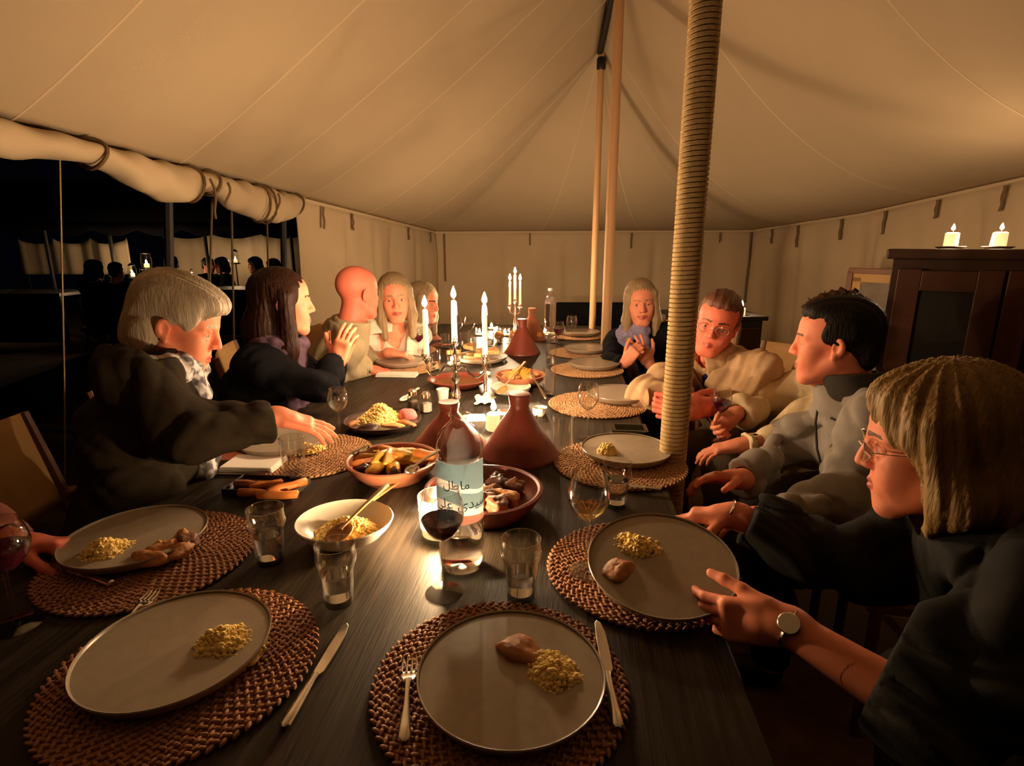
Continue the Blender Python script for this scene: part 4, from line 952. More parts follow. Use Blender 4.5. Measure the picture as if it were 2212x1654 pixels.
def A3(v): return np.array([v[0],v[1],v[2]], float)
def person(label, c, az, pitch=0, roll=0, s=1.0, sex='f', N=None, taz=None, hip=None, armL=None, armR=None, shL=None, shR=None, skin='skin_a', lips='lips_pale', brow='hair_brown', top='black_top',
           hair=None, hairm='hair_brown', bulk=1.0, sleeve=.93, neckcut=None, vneck=None, collar=None, hh=.0045, hc=.011, hk=.005, seed=0, smile=0, fat=1.0, foldamp=.012, trousers='trousers_dark', eyes=True, legs=True, wid=None, lidclosed=False, hemz=None, ears=True, nose=1.0):
    rad = math.radians; c = A3(c); az = rad(az); R = frame_y(az, rad(pitch), rad(roll)); ta = az if taz is None else rad(taz)
    fw = np.array([math.cos(ta),math.sin(ta),0]); lf = np.array([-fw[1],fw[0],0])
    N = c+np.array([-math.cos(az)*.055,-math.sin(az)*.055,-.155*s]) if N is None else A3(N)
    hip = A3(hip); up = unit(N-hip); ft = unit(fw-up*(fw@up)); lt = np.cross(up,ft); Rt = np.stack([lt,ft,up],1)
    sw = wid or (.178 if sex == 'm' else .155)
    root = thing('person', label, 'person', (hip[0],hip[1],0)); O = np.array([hip[0],hip[1],0])
    def put(name, F, boxes, h, mats, mi=None, parent=None, it=1):
        V, Q = regions(F, boxes, h, it)
        if len(Q) == 0: return None
        me = np_mesh(name, V-O, Q, mats, mi(V[Q].mean(1)) if mi else None); return link(name, me, parent or root)
    SH = {}
    for q, o in ((1,shL),(-1,shR)): SH[q] = A3(o) if o is not None else N-up*.062+lt*q*sw
    arms = {1:armL, -1:armR}
    # ---- body: head, neck, trunk, arms and hands in one skin
    F = Field(); boxes = []
    F.cap(hip+up*.02, hip+up*.2, .10, .10, .05); F.ell(N-up*.20, (.13,.085,.16), Rt, .05); F.cap(hip+up*.2,N-up*.05,.08,.05,.05)
    F.cap(hip-lt*.08, hip+lt*.08, .09, .09, .05)
    for q in (1,-1): F.cap(N-up*.04, SH[q], .036, .032, .04)
    head_field(F, c, R, s, sex, N-up*.02, ears, smile, fat, nose)
    boxes.append((c-np.array([.135,.135,.165])*s, c+np.array([.135,.135,.165])*s, hh))
    hb = []
    for q in (1,-1):
        a = arms[q]
        if not a: continue
        el, wr, d, n = A3(a['e']), A3(a['w']), A3(a['d']), A3(a['n'])
        bare = a.get('bare'); F.cap(SH[q], el, .034, .036 if bare else .028, .03); F.cap(el, wr, .040 if bare else .028, .0255, .03)
        hand_field(F, wr, d, n, q == -1, a.get('curl',(.35,.38,.42,.45)), a.get('spread',.12), a.get('s',.95 if sex == 'f' else 1.05), a.get('thumb',.5), a.get('tcurl',.25), a.get('tl',1.0))
        m = wr+unit(d)*.08; hb.append((m-.125, m+.125, a.get('h',max(.0036,hh*.95))))
    if legs:
        for q in (1,-1):
            hj = hip+lt*q*.09; kn = hj+fw*.40+np.array([0,0,-.03])+lt*q*.03; an = np.array([kn[0],kn[1],.09])-fw*.04
            F.cap(hj, kn, .075, .055, .04); F.cap(kn, an, .052, .036, .03); F.cap(an+np.array([0,0,-.04]), an+fw*.13+np.array([0,0,-.06]), .036, .026, .03)
    def mi(P):
        H_ = ((P-c) @ R)/s; o = np.zeros(len(P),int); o[lip_mask(H_,smile)] = 1; o[brow_mask(H_)] = 2; return o
    put('body', F, boxes+hb, hc, [skin, lips, brow], mi)
    T = lambda x, y, z: c+R @ (np.array([x,y,z])*s)
    if eyes:
        for q in (1,-1):
            mb = MB(); k = 14; ec = T(q*.0335,.0720,.0035); r = .0122*s; vs = []; fs = []; mm = []
            # eyeball: rings around the gaze axis; pupil and iris at the pole
            for i in range(9):
                th = PI*i/8
                for j in range(k):
                    ph = 2*PI*j/k; vs.append(ec+R @ (np.array([math.sin(th)*math.cos(ph),math.cos(th),math.sin(th)*math.sin(ph)])*r)-O)
            for i in range(8):
                for j in range(k): mb.f.append((i*k+j,i*k+(j+1)%k,(i+1)*k+(j+1)%k,(i+1)*k+j)); mb.m.append(1 if i < 1 else 0)
            mb.v = [tuple(v) for v in vs]; mb.obj('eye', ['eye_white','iris'], root)
    # ---- clothes
    F = Field(); b = bulk
    F.ell(N-up*.19+ft*.005, (.175*b if sex == 'm' else .160*b,.125*b,.19), Rt, .06); F.ell(hip+up*.15+ft*.02, (.165*b,.130*b,.17), Rt, .07); F.ell(hip+up*.02, (.175*b,.135*b,.12), Rt, .06)
    if sex == 'f':
        for q in (1,-1): F.ell(N-up*.245+ft*.085+lt*q*.075, (.072,.060,.075), Rt, .04)
    for q in (1,-1): F.cap(N-up*.035, SH[q], .066*b, .070*b, .05)
    F.cap(N-up*.06, N+up*.045, .085, .070, .05)
    for q in (1,-1):
        a = arms[q]
        if not a: continue
        el, wr = A3(a['e']), A3(a['w']); sl = a.get('sleeve', sleeve); ce = el+(wr-el)*sl
        F.cap(SH[q], el, .068*b, .056*b, .045); F.cap(el, ce+unit(wr-el)*.03, .056*b, .042*b, .035)
    fo = folds(foldamp, seed)
    F.warp(fo)
    for q in (1,-1):
        a = arms[q]
        if not a: continue
        el, wr = A3(a['e']), A3(a['w']); sl = a.get('sleeve', sleeve); ce = el+(wr-el)*sl; dd = unit(wr-el)
        F.plane(ce, dd, ce-.09, ce+.09)
        F.cap(ce-dd*.045, ce+dd*.03, .031*max(1,b*.9), .029*max(1,b*.9), .004, -1)
    nc = N+up*.035+ft*.012 if neckcut is None else A3(neckcut)
    F.plane(nc, up*.9-ft*.35, nc-.13, nc+.16)
    F.cap(N-up*.03, N+up*.12, .058, .062, .006, -1)
    if vneck: F.cap(N+up*.03+ft*.06, N-up*vneck+ft*.12, .055, .014, .01, -1)
    put('top', F, [], hh*1.55, [top], None, None, 1)
    if collar:
        F = Field(); F.cap(N-up*.04, N+up*collar[1]+ft*.0, .100+.05*max(0,b-1.05), .086, .03); F.warp(folds(.006,seed+3))
        F.cap(N-up*.1, N+up*.15, .074, .070, .004, -1); F.plane(N+up*collar[1]*.8, up*.95-ft*.3, N-.2, N+.22); F.plane(N-up*.05, -up, N-.2, N+.1)
        F.cap(N+up*.10+ft*.10, N-up*.10+ft*.12, .048, .012, .004, -1)
        put('collar', F, [], hh*1.2, [collar[0]])
    if legs:
        F = Field(); F.cap(hip-lt*.08, hip+lt*.08, .115, .115, .05)
        for q in (1,-1):
            hj = hip+lt*q*.09; kn = hj+fw*.40+np.array([0,0,-.03])+lt*q*.03; an = np.array([kn[0],kn[1],.12])-fw*.04
            F.cap(hj, kn, .095, .072, .05); F.cap(kn, an, .070, .058, .03)
        F.warp(folds(.010,seed+7)); put('trousers', F, [], .016, [trousers])
        for q in (1,-1):
            kn = hip+lt*q*.12+fw*.36; an = np.array([kn[0],kn[1],.05]); F = Field(); F.cap(an, an+fw*.15+np.array([0,0,-.012]), .045, .038, .03); F.plane((an[0],an[1],.002), (0,0,-1), an-.3, an+.3); put('shoe', F, [], .012, ['shoe'])
    # ---- hair: drawn in head coordinates by the style function
    if hair:
        F = Field()
        def E(p, r, k=.02, op=1): F.ell(T(*p), np.array(r)*s, R, k*s, op)
        def Cp(a, b2, ra, rb, k=.02, op=1): F.cap(T(*a), T(*b2), ra*s, rb*s, k*s, op)
        amp, fr, kind = hair(E, Cp); r_ = np.random.default_rng(seed+11); ph = r_.uniform(0,6,8); Rf = R.astype(np.float32)
        def strand(X, Y, Z):
            x = ((X-c[0])*Rf[0,0]+(Y-c[1])*Rf[1,0]+(Z-c[2])*Rf[2,0])/s; y = ((X-c[0])*Rf[0,1]+(Y-c[1])*Rf[1,1]+(Z-c[2])*Rf[2,1])/s; z = ((X-c[0])*Rf[0,2]+(Y-c[1])*Rf[1,2]+(Z-c[2])*Rf[2,2])/s
            if kind == 'curly': return (amp*(np.sin(x*fr+ph[0]+3*np.sin(z*40))*np.sin(y*fr+ph[1]+3*np.sin(x*37))*np.sin(z*fr+ph[2]+2*np.sin(y*43)))*1.6).astype(np.float32)
            if kind == 'back':  u = x*fr*1.0+.8*np.sin(y*22+ph[0])+.5*np.sin(z*30); 
            else: u = np.arctan2(x,y+.02)*fr*.10+.7*np.sin(z*18+ph[0])+.4*np.sin(z*41+x*30+ph[1])
            return (amp*(np.sin(u)+.6*np.sin(u*2.3+ph[2]+z*14)+.35*np.sin(u*4.7+ph[3]))*.6).astype(np.float32)
        F.p.insert(-hair.cuts if hasattr(hair,'cuts') and hair.cuts else len(F.p), (strand,None,None,0,3))
        put('hair', F, [], hk, [hairm], None, None, 1)
    return root, T, O, R, N, up, ft, lt
def tubes_child(name, root, O, paths, r, m, n=8, **k):
    mb = MB()
    for p in paths: mb.tube([Vector(A3(q)-O) for q in p], r, n, **k)
    return mb.obj(name, m, root)
def specs(P, m='black_metal', rim=.0014, lw=.0235, lh=.018):
    """eyeglasses on a head: two rims, bridge, temples and lenses"""
    root, T, O, R = P[:4]; g = link('eyeglasses', None, root)
    for q in (1,-1):
        ring = [T(q*.034+lw*math.cos(a)*(1 if abs(math.sin(a)) < .7 else .96), .1035-.012*abs(math.cos(a))*(1 if math.cos(a)*q > 0 else .3), .002+lh*math.sin(a)) for a in [2*PI*j/24 for j in range(25)]]
        tubes_child('rim', g, O, [ring], rim, m, 6)
        MB().add([Vector(A3(p)-O) for p in ring[:-1]], [tuple(range(24))]).obj('lens', 'lens', g)
        tubes_child('temple', g, O, [[T(q*.0575,.094,.006),T(q*.074,.06,.008),T(q*.080,.01,.010),T(q*.081,-.022,-.004)]], rim, m, 6)
    tubes_child('bridge', g, O, [[T(-.0105,.1040,.005),T(0,.1085,.009),T(.0105,.1040,.005)]], rim, m, 6)
def scarf(P, m, ends, r=.03, turns=2, seed=0, rr=.082):
    root, T, O, R, N, up, ft, lt = P; F = Field(); r_ = np.random.default_rng(seed)
    for t in range(turns):
        pts = [N+up*(.005+.030*t+.010*math.sin(a+t))+(lt*math.cos(a)*rr+ft*(math.sin(a)*(rr-.005)+.018)) for a in [2*PI*j/14 for j in range(15)]]
        for a, b in zip(pts, pts[1:]): F.cap(a, b, r*(1-.12*t), r*(1-.12*t), .012)
    for e in ends:
        e = [A3(q) for q in e]
        for a, b in zip(e, e[1:]): 
            for w_ in (-.6,.6): F.cap(a+lt*w_*r, b+lt*w_*r*1.5, r*.72, r*.8, .012)
    F.warp(folds(.010,seed+5,1.6)); V, Q = regions(F, [], .0065, 1)
    return link('scarf', np_mesh('scarf', V-O, Q, [m]), root)
def style(f, cuts=0): f.cuts = cuts; return f
def h_greyshort(E, C):
    E((0,-.022,.060),(.088,.106,.088)); E((0,.045,.088),(.072,.060,.038),.03); E((0,.075,.078),(.055,.030,.022),.02); E((.0,-.075,-.01),(.078,.055,.075),.03); E((0,-.09,-.055),(.06,.03,.03),.03)
    for q in (1,-1): E((q*.074,.018,.045),(.018,.04,.045),.02); E((q*.070,-.055,-.03),(.022,.035,.05),.02)
    E((0,.110,.000),(.068,.066,.066),.010,-1)
    for q in (1,-1): E((q*.09,.015,-.02),(.030,.036,.045),.008,-1)
    return .0050, 140, 'back'
style(h_greyshort, 3)
def h_long(E, C):
    E((0,-.02,.050),(.088,.108,.090)); E((0,-.075,-.08),(.085,.060,.13),.03)
    for q in (1,-1): C((q*.070,.005,.03),(q*.082,.010,-.16),.030,.034,.03); C((q*.082,.0,-.16),(q*.075,.02,-.27),.034,.024,.03)
    C((0,-.085,-.1),(0,-.07,-.27),.07,.05,.04)
    E((0,.118,-.005),(.064,.070,.095),.012,-1)
    return .0028, 420, 'long'
style(h_long, 1)
def h_blondelong(E, C):
    E((0,-.02,.055),(.088,.106,.088)); E((0,-.07,-.05),(.08,.055,.10),.03)
    for q in (1,-1): C((q*.070,.03,.05),(q*.082,.030,-.09),.026,.026,.03); C((q*.082,.03,-.09),(q*.075,.045,-.20),.026,.020,.03)
    E((0,.120,-.010),(.060,.068,.088),.012,-1)
    return .0028, 380, 'long'
style(h_blondelong, 1)
def h_short(E, C):
    E((0,-.030,.052),(.083,.100,.088)); E((0,.030,.095),(.062,.055,.035),.03); E((0,-.085,-.02),(.066,.035,.055),.03)
    for q in (1,-1): E((q*.073,-.015,.03),(.012,.045,.04),.015)
    E((0,.118,-.002),(.075,.060,.078),.012,-1)
    for q in (1,-1): E((q*.088,.020,-.03),(.026,.050,.045),.008,-1)
    return .0030, 200, 'back'
style(h_short, 3)
def h_bob(E, C):
    E((0,-.022,.058),(.098,.114,.096)); E((0,-.070,-.05),(.100,.070,.10),.04)
    for q in (1,-1): C((q*.080,.015,.055),(q*.094,-.012,-.06),.026,.034,.03); C((q*.094,-.012,-.06),(q*.082,.018,-.112),.032,.012,.03)
    E((0,.040,.092),(.062,.046,.032),.03); C((.02,.066,.092),(.070,.044,.030),.018,.012,.02); C((-.02,.066,.092),(-.070,.044,.030),.018,.012,.02)
    E((0,.115,-.030),(.078,.078,.092),.012,-1); E((0,.03,-.17),(.060,.10,.07),.02,-1)
    return .0050, 190, 'long'
style(h_bob, 2)
def h_curly(E, C):
    E((0,-.02,.058),(.095,.108,.092)); E((0,.05,.085),(.07,.05,.04),.03); E((0,-.08,-.03),(.08,.05,.08),.03)
    E((0,.122,-.010),(.064,.068,.085),.012,-1)
    return .010, 150, 'curly'
style(h_curly, 1)
def h_fringe(E, C):      # bald crown with a thin band of stubble
    E((0,-.040,.005),(.0805,.085,.058)); E((0,.10,.0),(.12,.085,.12),.01,-1); E((0,-.03,.115),(.11,.14,.075),.01,-1); E((0,-.02,-.14),(.12,.14,.11),.01,-1)
    return .0010, 200, 'back'
style(h_fringe, 3)

def chair(x, y, az, label, canvas='chair_canvas', hb=.90):
    """folding canvas chair, seat facing az (degrees)"""
    t = thing('canvas_chair', label, 'chair', (x,y,0), math.radians(az)-PI/2, 'folding canvas chairs around the table')
    for sx in (-1,1):
        for sy in (-1,1):
            MB().tube([(sx*.25,sy*.20,0),(sx*.25,sy*.20,.44 if sy > 0 else .43)], .016, 8).obj('leg','chair_wood',t)
        MB().tube([(sx*.25,-.20,.40),(sx*.255,-.24,.66),(sx*.255,-.30,hb)], .015, 8).obj('back_post','chair_wood',t)
        MB().box((sx*.25,0,.425),(.03,.46,.03)).obj('seat_rail','chair_wood',t,False,bevel=.004)
        MB().box((sx*.265,-.04,.64),(.045,.42,.02)).obj('armrest','chair_wood',t,False,bevel=.005)
        MB().tube([(sx*.25,.15,.43),(sx*.26,.15,.63)], .013, 8).obj('arm_support','chair_wood',t)
    o = MB().grid(lambda a,b: Vector(((a-.5)*.5,(b-.5)*.44,.435-.03*math.sin(PI*a))),10,8).obj('seat',canvas,t); o.modifiers.new('cloth','SOLIDIFY').thickness = .005
    o = MB().grid(lambda a,b: Vector(((a-.5)*.515,-.235-.065*(b)-.03*math.sin(PI*a),hb-.29+.29*b)),12,8).obj('backrest',canvas,t); o.modifiers.new('cloth','SOLIDIFY').thickness = .005
    return t
V3 = lambda *a: np.array(a, float)
def arm_(e, w_, d, n, **k): return dict(e=e, w=w_, d=d, n=n, **k)
# A: grey-haired woman reaching across the table
w_ = D(604,900,1.44)
PA = person('grey-haired woman in dark fleece and patterned scarf reaching over the table', D(386,704,1.50), 14, 20, 0, 1.0, 'f', N=D(330,800,1.46), taz=20, hip=(-1.06,1.36,.53),
  shR=D(285,812,1.33), shL=D(350,800,1.62),
  armR=arm_(D(398,935,1.30), w_, D(738,934,1.50)-w_, (.1,.25,-1), curl=(.12,.18,.25,.32), spread=.20, sleeve=.90, tcurl=.1), armL=arm_(D(395,1010,1.66), D(462,985,1.60), (1,-.12,-.12), (0,0,-1), curl=(.3,.35,.4,.5), sleeve=.93),
  skin='skin_a', hair=h_greyshort, hairm='hair_grey', brow='hair_grey', top='fleece_dark', bulk=1.18, collar=('fleece_dark',.07), hh=.0038, hc=.010, hk=.0042, seed=1, foldamp=.016)
scarf(PA, 'scarf_pattern', [[PA[4]+PA[6]*.10-PA[5]*.02, PA[4]+PA[6]*.16-PA[5]*.14, PA[4]+PA[6]*.17-PA[5]*.30],[PA[4]+PA[6]*.10+PA[7]*.03, PA[4]+PA[6]*.15+PA[7]*.07-PA[5]*.16, A3(D(436,955,1.58)), A3(D(450,1010,1.56))]], .028, 2, 1)
# B: long dark hair, clasped hands
PB_ = person('woman with long dark hair in black clasping her hands above the table', D(612,655,2.15), 24, 2, 0, 1.0, 'f', N=D(588,745,2.13), taz=12, hip=(-1.12,2.10,.53),
  armR=arm_(D(690,832,1.98), D(727,782,2.12), (.34,.10,.9), (.25,.95,0), curl=(.25,.3,.35,.45), spread=.1, thumb=.2), armL=arm_(D(705,826,2.27), D(733,778,2.20), (.40,-.05,.85), (.2,-.98,0), curl=(.2,.25,.3,.4), spread=.1, thumb=.2),
  skin='skin_b', lips='lips', hair=h_long, hairm='hair_brown', top='black_knit', bulk=1.05, hh=.0045, hk=.005, seed=2)
scarf(PB_, 'scarf_purple', [[PB_[4]+PB_[6]*.10, PB_[4]+PB_[6]*.17-PB_[5]*.15, PB_[4]+PB_[6]*.19-PB_[5]*.30],[PB_[4]+PB_[6]*.09-PB_[7]*.05, PB_[4]+PB_[6]*.16-PB_[7]*.07-PB_[5]*.24]], .027, 2, 2)
# C: bald man
PC = person('bald man in an olive beige shirt turning away to the woman in white', D(774,634,2.78), 48, 3, 0, 1.02, 'm', taz=22, hip=(-1.03,2.70,.53),
  armR=arm_(D(722,800,2.56), D(800,800,2.72), (.9,.3,-.15), (0,0,-1), sleeve=.95), armL=arm_(D(800,790,2.98), D(862,782,2.98), (.9,-.2,-.1), (0,0,-1)),
  skin='skin_red', brow='hair_ginger', top='linen_olive', bulk=1.05, collar=('linen_olive',.055), hh=.005, seed=3, trousers='trousers_tan')
# D: blonde woman in white blouse
PD = person('blonde woman in a loose white blouse beside the bald man', D(853,645,3.05), -76, 4, 3, 1.0, 'f', taz=-48, hip=(-.86,3.22,.53),
  armR=arm_(D(802,776,3.02), D(842,762,2.92), (.9,.1,-.12), (0,0,-1), sleeve=.45), armL=arm_(D(884,768,3.2), D(868,778,3.0), (-.5,-.6,-.1), (0,0,-1), sleeve=.8),
  skin='skin_b', lips='lips', brow='hair_ash', hair=h_blondelong, hairm='hair_ash', top='blouse_white', bulk=1.12, vneck=.14, hh=.005, seed=4, smile=.4)
# E: half hidden behind the candles
PE = person('person in a dusty rose top half hidden behind the left candle', D(915,655,3.62), -25, 6, 0, 1.0, 'f', taz=-12, hip=(-.84,3.62,.53),
  armR=arm_(D(915,770,3.5), D(960,752,3.58), (.8,.2,.1), (0,0,-1)), armL=arm_(D(960,760,3.8), D(985,745,3.75), (.7,-.5,.1), (0,0,-1)),
  skin='skin_b', hair=h_blondelong, hairm='hair_ash', top='rose_top', hh=.006, hc=.014, hk=.006, seed=5)
# G: woman in black, far right
PG = person('grey blonde woman in black with lavender scarf, hand raised to her chest', D(1384,655,3.12), -96, 3, 4, .98, 'f', taz=-128, hip=(.92,3.26,.53),
  armL=arm_(D(1424,812,3.0), D(1402,784,2.90), (-.55,.05,.82), (-.1,1,.1), curl=(.15,.18,.2,.25), spread=.28, thumb=.2), armR=arm_(D(1318,790,2.98), D(1352,782,2.84), (.3,-.2,.5), (.5,.3,.2), curl=(1.0,1.1,1.1,1.1)),
  skin='skin_b', lips='lips', brow='hair_ash', hair=h_blondelong, hairm='hair_ash', top='black_top', hh=.005, seed=6, smile=.9)
scarf(PG, 'scarf_lavender', [[PG[4]+PG[6]*.09-PG[7]*.05, PG[4]+PG[6]*.14-PG[7]*.06-PG[5]*.22],[PG[4]+PG[6]*.09+PG[7]*.05, PG[4]+PG[6]*.14+PG[7]*.07-PG[5]*.20]], .028, 2, 3)
# H: red-faced man in a beige jacket, arms folded
PH = person('man with red face and glasses in a beige jacket, arms folded', D(1547,700,2.28), -116, 6, -13, 1.02, 'm', taz=-148, hip=(1.12,2.42,.53),
  armR=arm_(D(1398,850,2.14), D(1478,872,1.98), (.85,-.1,-.1), (.1,1,.1), curl=(1.0,1.1,1.1,1.15), spread=.04, tl=.35, sleeve=1.0), armL=arm_(D(1600,880,2.10), D(1490,890,1.94), (-.9,-.05,.05), (.1,1,0), curl=(.9,1.0,1.0,1.1), spread=.04, tl=.35, sleeve=1.0),
  skin='skin_red', brow='hair_ginger', hair=h_short, hairm='hair_ginger', top='jacket_beige', bulk=1.16, collar=('jacket_beige',.07), vneck=.10, hh=.0045, seed=7, foldamp=.020, trousers='trousers_tan')
specs(PH, 'silver', .0010)
F = Field(); N_, up_, ft_, lt_ = PH[4:]; F.ell(N_-up_*.075+ft_*.062, (.075,.045,.075), np.stack([lt_,ft_,up_],1), .02); V_, Q_ = regions(F, [], .008); link('undershirt', np_mesh('undershirt', V_-PH[2], Q_, ['navy']), PH[0])
# I: cream shirt, wine glass in hand, face hidden by the man in grey
w_ = D(1585,896,1.93)
PI_ = person('person with curly brown hair and cream shirt, face hidden, holding a wine glass', D(1800,716,2.02), 178, 4, 0, 1.0, 'f', N=D(1790,800,1.98), taz=176, hip=(1.32,1.92,.53),
  armR=arm_(D(1672,858,2.14), w_, (-.75,-.25,-.55), (.15,-.9,.2), curl=(.95,1.0,1.05,1.1), sleeve=.93, thumb=.9, tcurl=.6), armL=arm_(D(1690,950,1.80), D(1600,962,1.78), (-1,.1,-.2), (0,0,-1)),
  skin='skin_b', hair=h_curly, hairm='hair_curly', top='shirt_cream', bulk=1.12, hh=.006, hk=.006, seed=8, foldamp=.020, trousers='trousers_tan')
# J: man in grey fleece
w_ = D(1598,1035,1.50)
PJ = person('man in a grey zipped fleece with dark hair looking across the table', D(1800,742,1.66), 150, 3, 0, 1.03, 'm', N=D(1846,850,1.63), taz=163, hip=(1.20,1.52,.53),
  armR=arm_(D(1668,985,1.76), w_, (-.95,-.1,.12), (.1,-.5,-.85), curl=(.3,.35,.45,.5), spread=.15, sleeve=.93), armL=arm_(D(1815,1085,1.36), D(1670,1118,1.30), (-1,.1,.0), (0,0,-1), sleeve=.95),
  skin='skin_a', hair=h_short, hairm='hair_black', brow='hair_ginger', top='fleece_grey', bulk=1.10, collar=('fleece_collar',.085), hh=.0038, hc=.010, hk=.0042, seed=9, foldamp=.024)
N_, up_, ft_, lt_ = PJ[4:]
tubes_child('zip', PJ[0], PJ[2], [[N_+up_*.02+ft_*.094, N_-up_*.05+ft_*.130, N_-up_*.13+ft_*.153, N_-up_*.22+ft_*.162]], .004, 'fleece_collar', 6)
# K: blonde woman with glasses lifting her plate
w1 = D(1585,1113,1.07); w2 = D(1690,1346,.735)
PK = person('blonde woman with glasses in a charcoal top lifting her plate with both hands', D(2020,968,.90), 150, 8, 0, 1.02, 'f', N=D(2080,1140,.865), taz=150, hip=(1.12,.66,.52),
  shR=D(2010,1200,1.0), shL=D(2245,1230,.70),
  armR=arm_(D(1800,1215,.99), w1, D(1415,1110,1.13)-w1, (.05,-.25,-1), curl=(.22,.28,.34,.4), spread=.10, sleeve=.86, h=.0032, thumb=.75), armL=arm_(D(2030,1560,.59), w2, D(1475,1330,.80)-w2, (.1,.85,-.25), curl=(.45,.55,.65,.75), spread=.06, sleeve=.36, bare=True, h=.0032, thumb=.35, tcurl=.1, tl=.42),
  skin='skin_k', lips='lips', hair=h_bob, hairm='hair_blonde', brow='hair_ginger', top='top_charcoal', bulk=1.15, hh=.0030, hc=.007, hk=.0042, seed=10, foldamp=.030, wid=.17, ears=False)
specs(PK, 'silver', .0010)
def bracelet(P, w_, e, r, m, name, back=.01, rr=.0035):
    w_, e = A3(w_), A3(e); d = unit(e-w_); a = unit(np.cross(d,[0,0,1])); b = np.cross(d,a); c0 = w_+d*back
    tubes_child(name, P[0], P[2], [[c0+(a*math.cos(t)+b*math.sin(t))*r for t in [2*PI*k/20 for k in range(21)]]], rr, m, 6); return c0, a, b, d
bracelet(PK, w1, D(1800,1215,.99), .029, 'silver', 'bracelet', -.01, .0028)
c0, a_, b_, d_ = bracelet(PK, w2, D(2030,1560,.59), .0285, 'silver', 'watch_strap', .012, .0045)
nrm = unit(np.array([-.2,-.75,.6])); nrm = unit(nrm-d_*(nrm@d_)); wx = unit(np.cross(d_,nrm)); q0 = c0+nrm*.031
mb = MB(); ring = [(.0155,-.003),(.016,.003),(.0145,.0042),(0,.0042)]; vs = []
for r, z in ring:
    for k in range(20): a = 2*PI*k/20; vs.append(q0+(d_*math.cos(a)+wx*math.sin(a))*r+nrm*z-PK[2])
mb.add(vs, [(i*20+j,i*20+(j+1)%20,(i+1)*20+(j+1)%20,(i+1)*20+j) for i in range(3) for j in range(20)]); mb.obj('watch_face', 'steel', PK[0])
# L: neighbour at the left edge, only a hand in view
wl_ = W(40,1178,.785)
PL_ = person('person beyond the left edge with only a pink hand on the table', (-1.52,.93,1.18), 8, 6, 0, 1.0, 'f', taz=4, hip=(-1.66,.93,.53),
  armL=arm_((-1.24,1.13,.80), wl_, (.95,.15,-.05), (0,-.35,-.9), curl=(.9,1.0,1.05,1.1), spread=.05, tl=.5, sleeve=.85, h=.004), armR=arm_((-1.30,.68,.82), (-1.08,.78,.79), (.95,.2,0), (0,0,-1), sleeve=.9),
  skin='skin_red', hair=h_curly, hairm='hair_curly', top='pink_top', hh=.007, hc=.014, hk=.007, seed=12)
# held wine glass
g = wineglass(D(1551,950,1.86), 'wine glass with red wine held by the person in the cream shirt', .19, .034, 'red_wine', .5)

for x, y, az, label, cv in ((-1.085,1.37,12,'folding chair with tan canvas back under the grey-haired woman','chair_canvas'),(-1.16,2.10,10,'folding chair with pale canvas back under the dark haired woman','chair_canvas_pale'),
    (-1.08,2.70,18,'folding canvas chair under the bald man','chair_canvas'),(-.93,3.24,-40,'folding canvas chair under the woman in the white blouse','chair_canvas'),(-.88,3.62,-10,'folding canvas chair under the person in dusty rose','chair_canvas'),
    (.98,3.30,-135,'folding canvas chair under the woman in black with lavender scarf','chair_canvas'),(1.17,2.46,-150,'folding chair with brown canvas back under the man in the beige jacket','chair_canvas'),
    (1.36,1.92,176,'folding canvas chair under the person in the cream shirt','chair_canvas'),(1.25,1.51,165,'folding canvas chair under the man in the grey fleece','chair_canvas'),(1.16,.65,152,'folding canvas chair under the blonde woman lifting her plate','chair_canvas'),(-1.70,.93,6,'folding canvas chair under the person beyond the left edge','chair_canvas')):
    chair(x, y, az, label, cv)
# ------------------------------------------------------------ furniture along the right wall
def cabinet(x, y, wd, dp, h):
    t = thing('tall_cabinet','tall dark wooden cabinet with two candles on top at the right','cabinet',(x,y,0),math.radians(-35))
    MB().box((wd/2,dp/2,h/2-.01),(wd,dp,h-.06)).obj('body','dark_wood',t,False,bevel=.004)
    MB().box((wd/2,dp/2-.01,h-.02),(wd+.05,dp+.05,.04)).obj('cornice','dark_wood',t,False,bevel=.008)
    MB().box((wd/2,dp/2-.005,.04),(wd+.03,dp+.02,.08)).obj('plinth','dark_wood',t,False,bevel=.005)
    n = 3; dw = (wd-.04)/n
    for k in range(n):
        cx = .02+dw*(k+.5); z0, z1 = .12, h-.08; d = link('door', None, t); d.location = (cx,-.012,(z0+z1)/2); hh_ = z1-z0
        for sx in (-1,1): MB().box((sx*(dw/2-.045),0,0),(.08,.024,hh_)).obj('stile','brown_wood',d,False,bevel=.003)
        for z in (-hh_/2+.045,0,hh_/2-.045): MB().box((0,0,z),(dw-.17,.022,.08)).obj('rail','brown_wood',d,False,bevel=.003)
        for s in (-1,1): MB().box((0,.006,s*hh_/4),(dw-.15,.012,hh_/2-.07)).obj('panel','black_wood',d,False,bevel=.006)
        MB().ell(((dw/2-.045)*(1 if k == 0 else -1),-.022,.06),(.012,.014,.012),10).obj('knob','brass',d)
    return t
cabinet(1.58, 2.36, 1.08, .42, 1.362)
for k,(u,v) in enumerate(((2052,541),(2135,537))):
    q = Vector((1.58,2.36,0))+Matrix.Rotation(math.radians(-35),3,'Z') @ Vector(((.19,.345)[k],.2,0)); sd = MB().lathe([(0,0),(.04,0),(.055,.008),(.054,.011),(.038,.005),(0,.005)],24).obj('saucer','ceramic_white',loc=(q.x,q.y,1.362)); tag(sd,('small saucer under the left candle on the cabinet','small saucer under the right candle on the cabinet')[k],'saucer')
    candle(('short pillar candle on the cabinet, the left of two','short pillar candle on the cabinet, the right of two')[k], Vector((q.x,q.y,1.367)), .062, .026, None, 'pillar_candle', .97, FM_S)
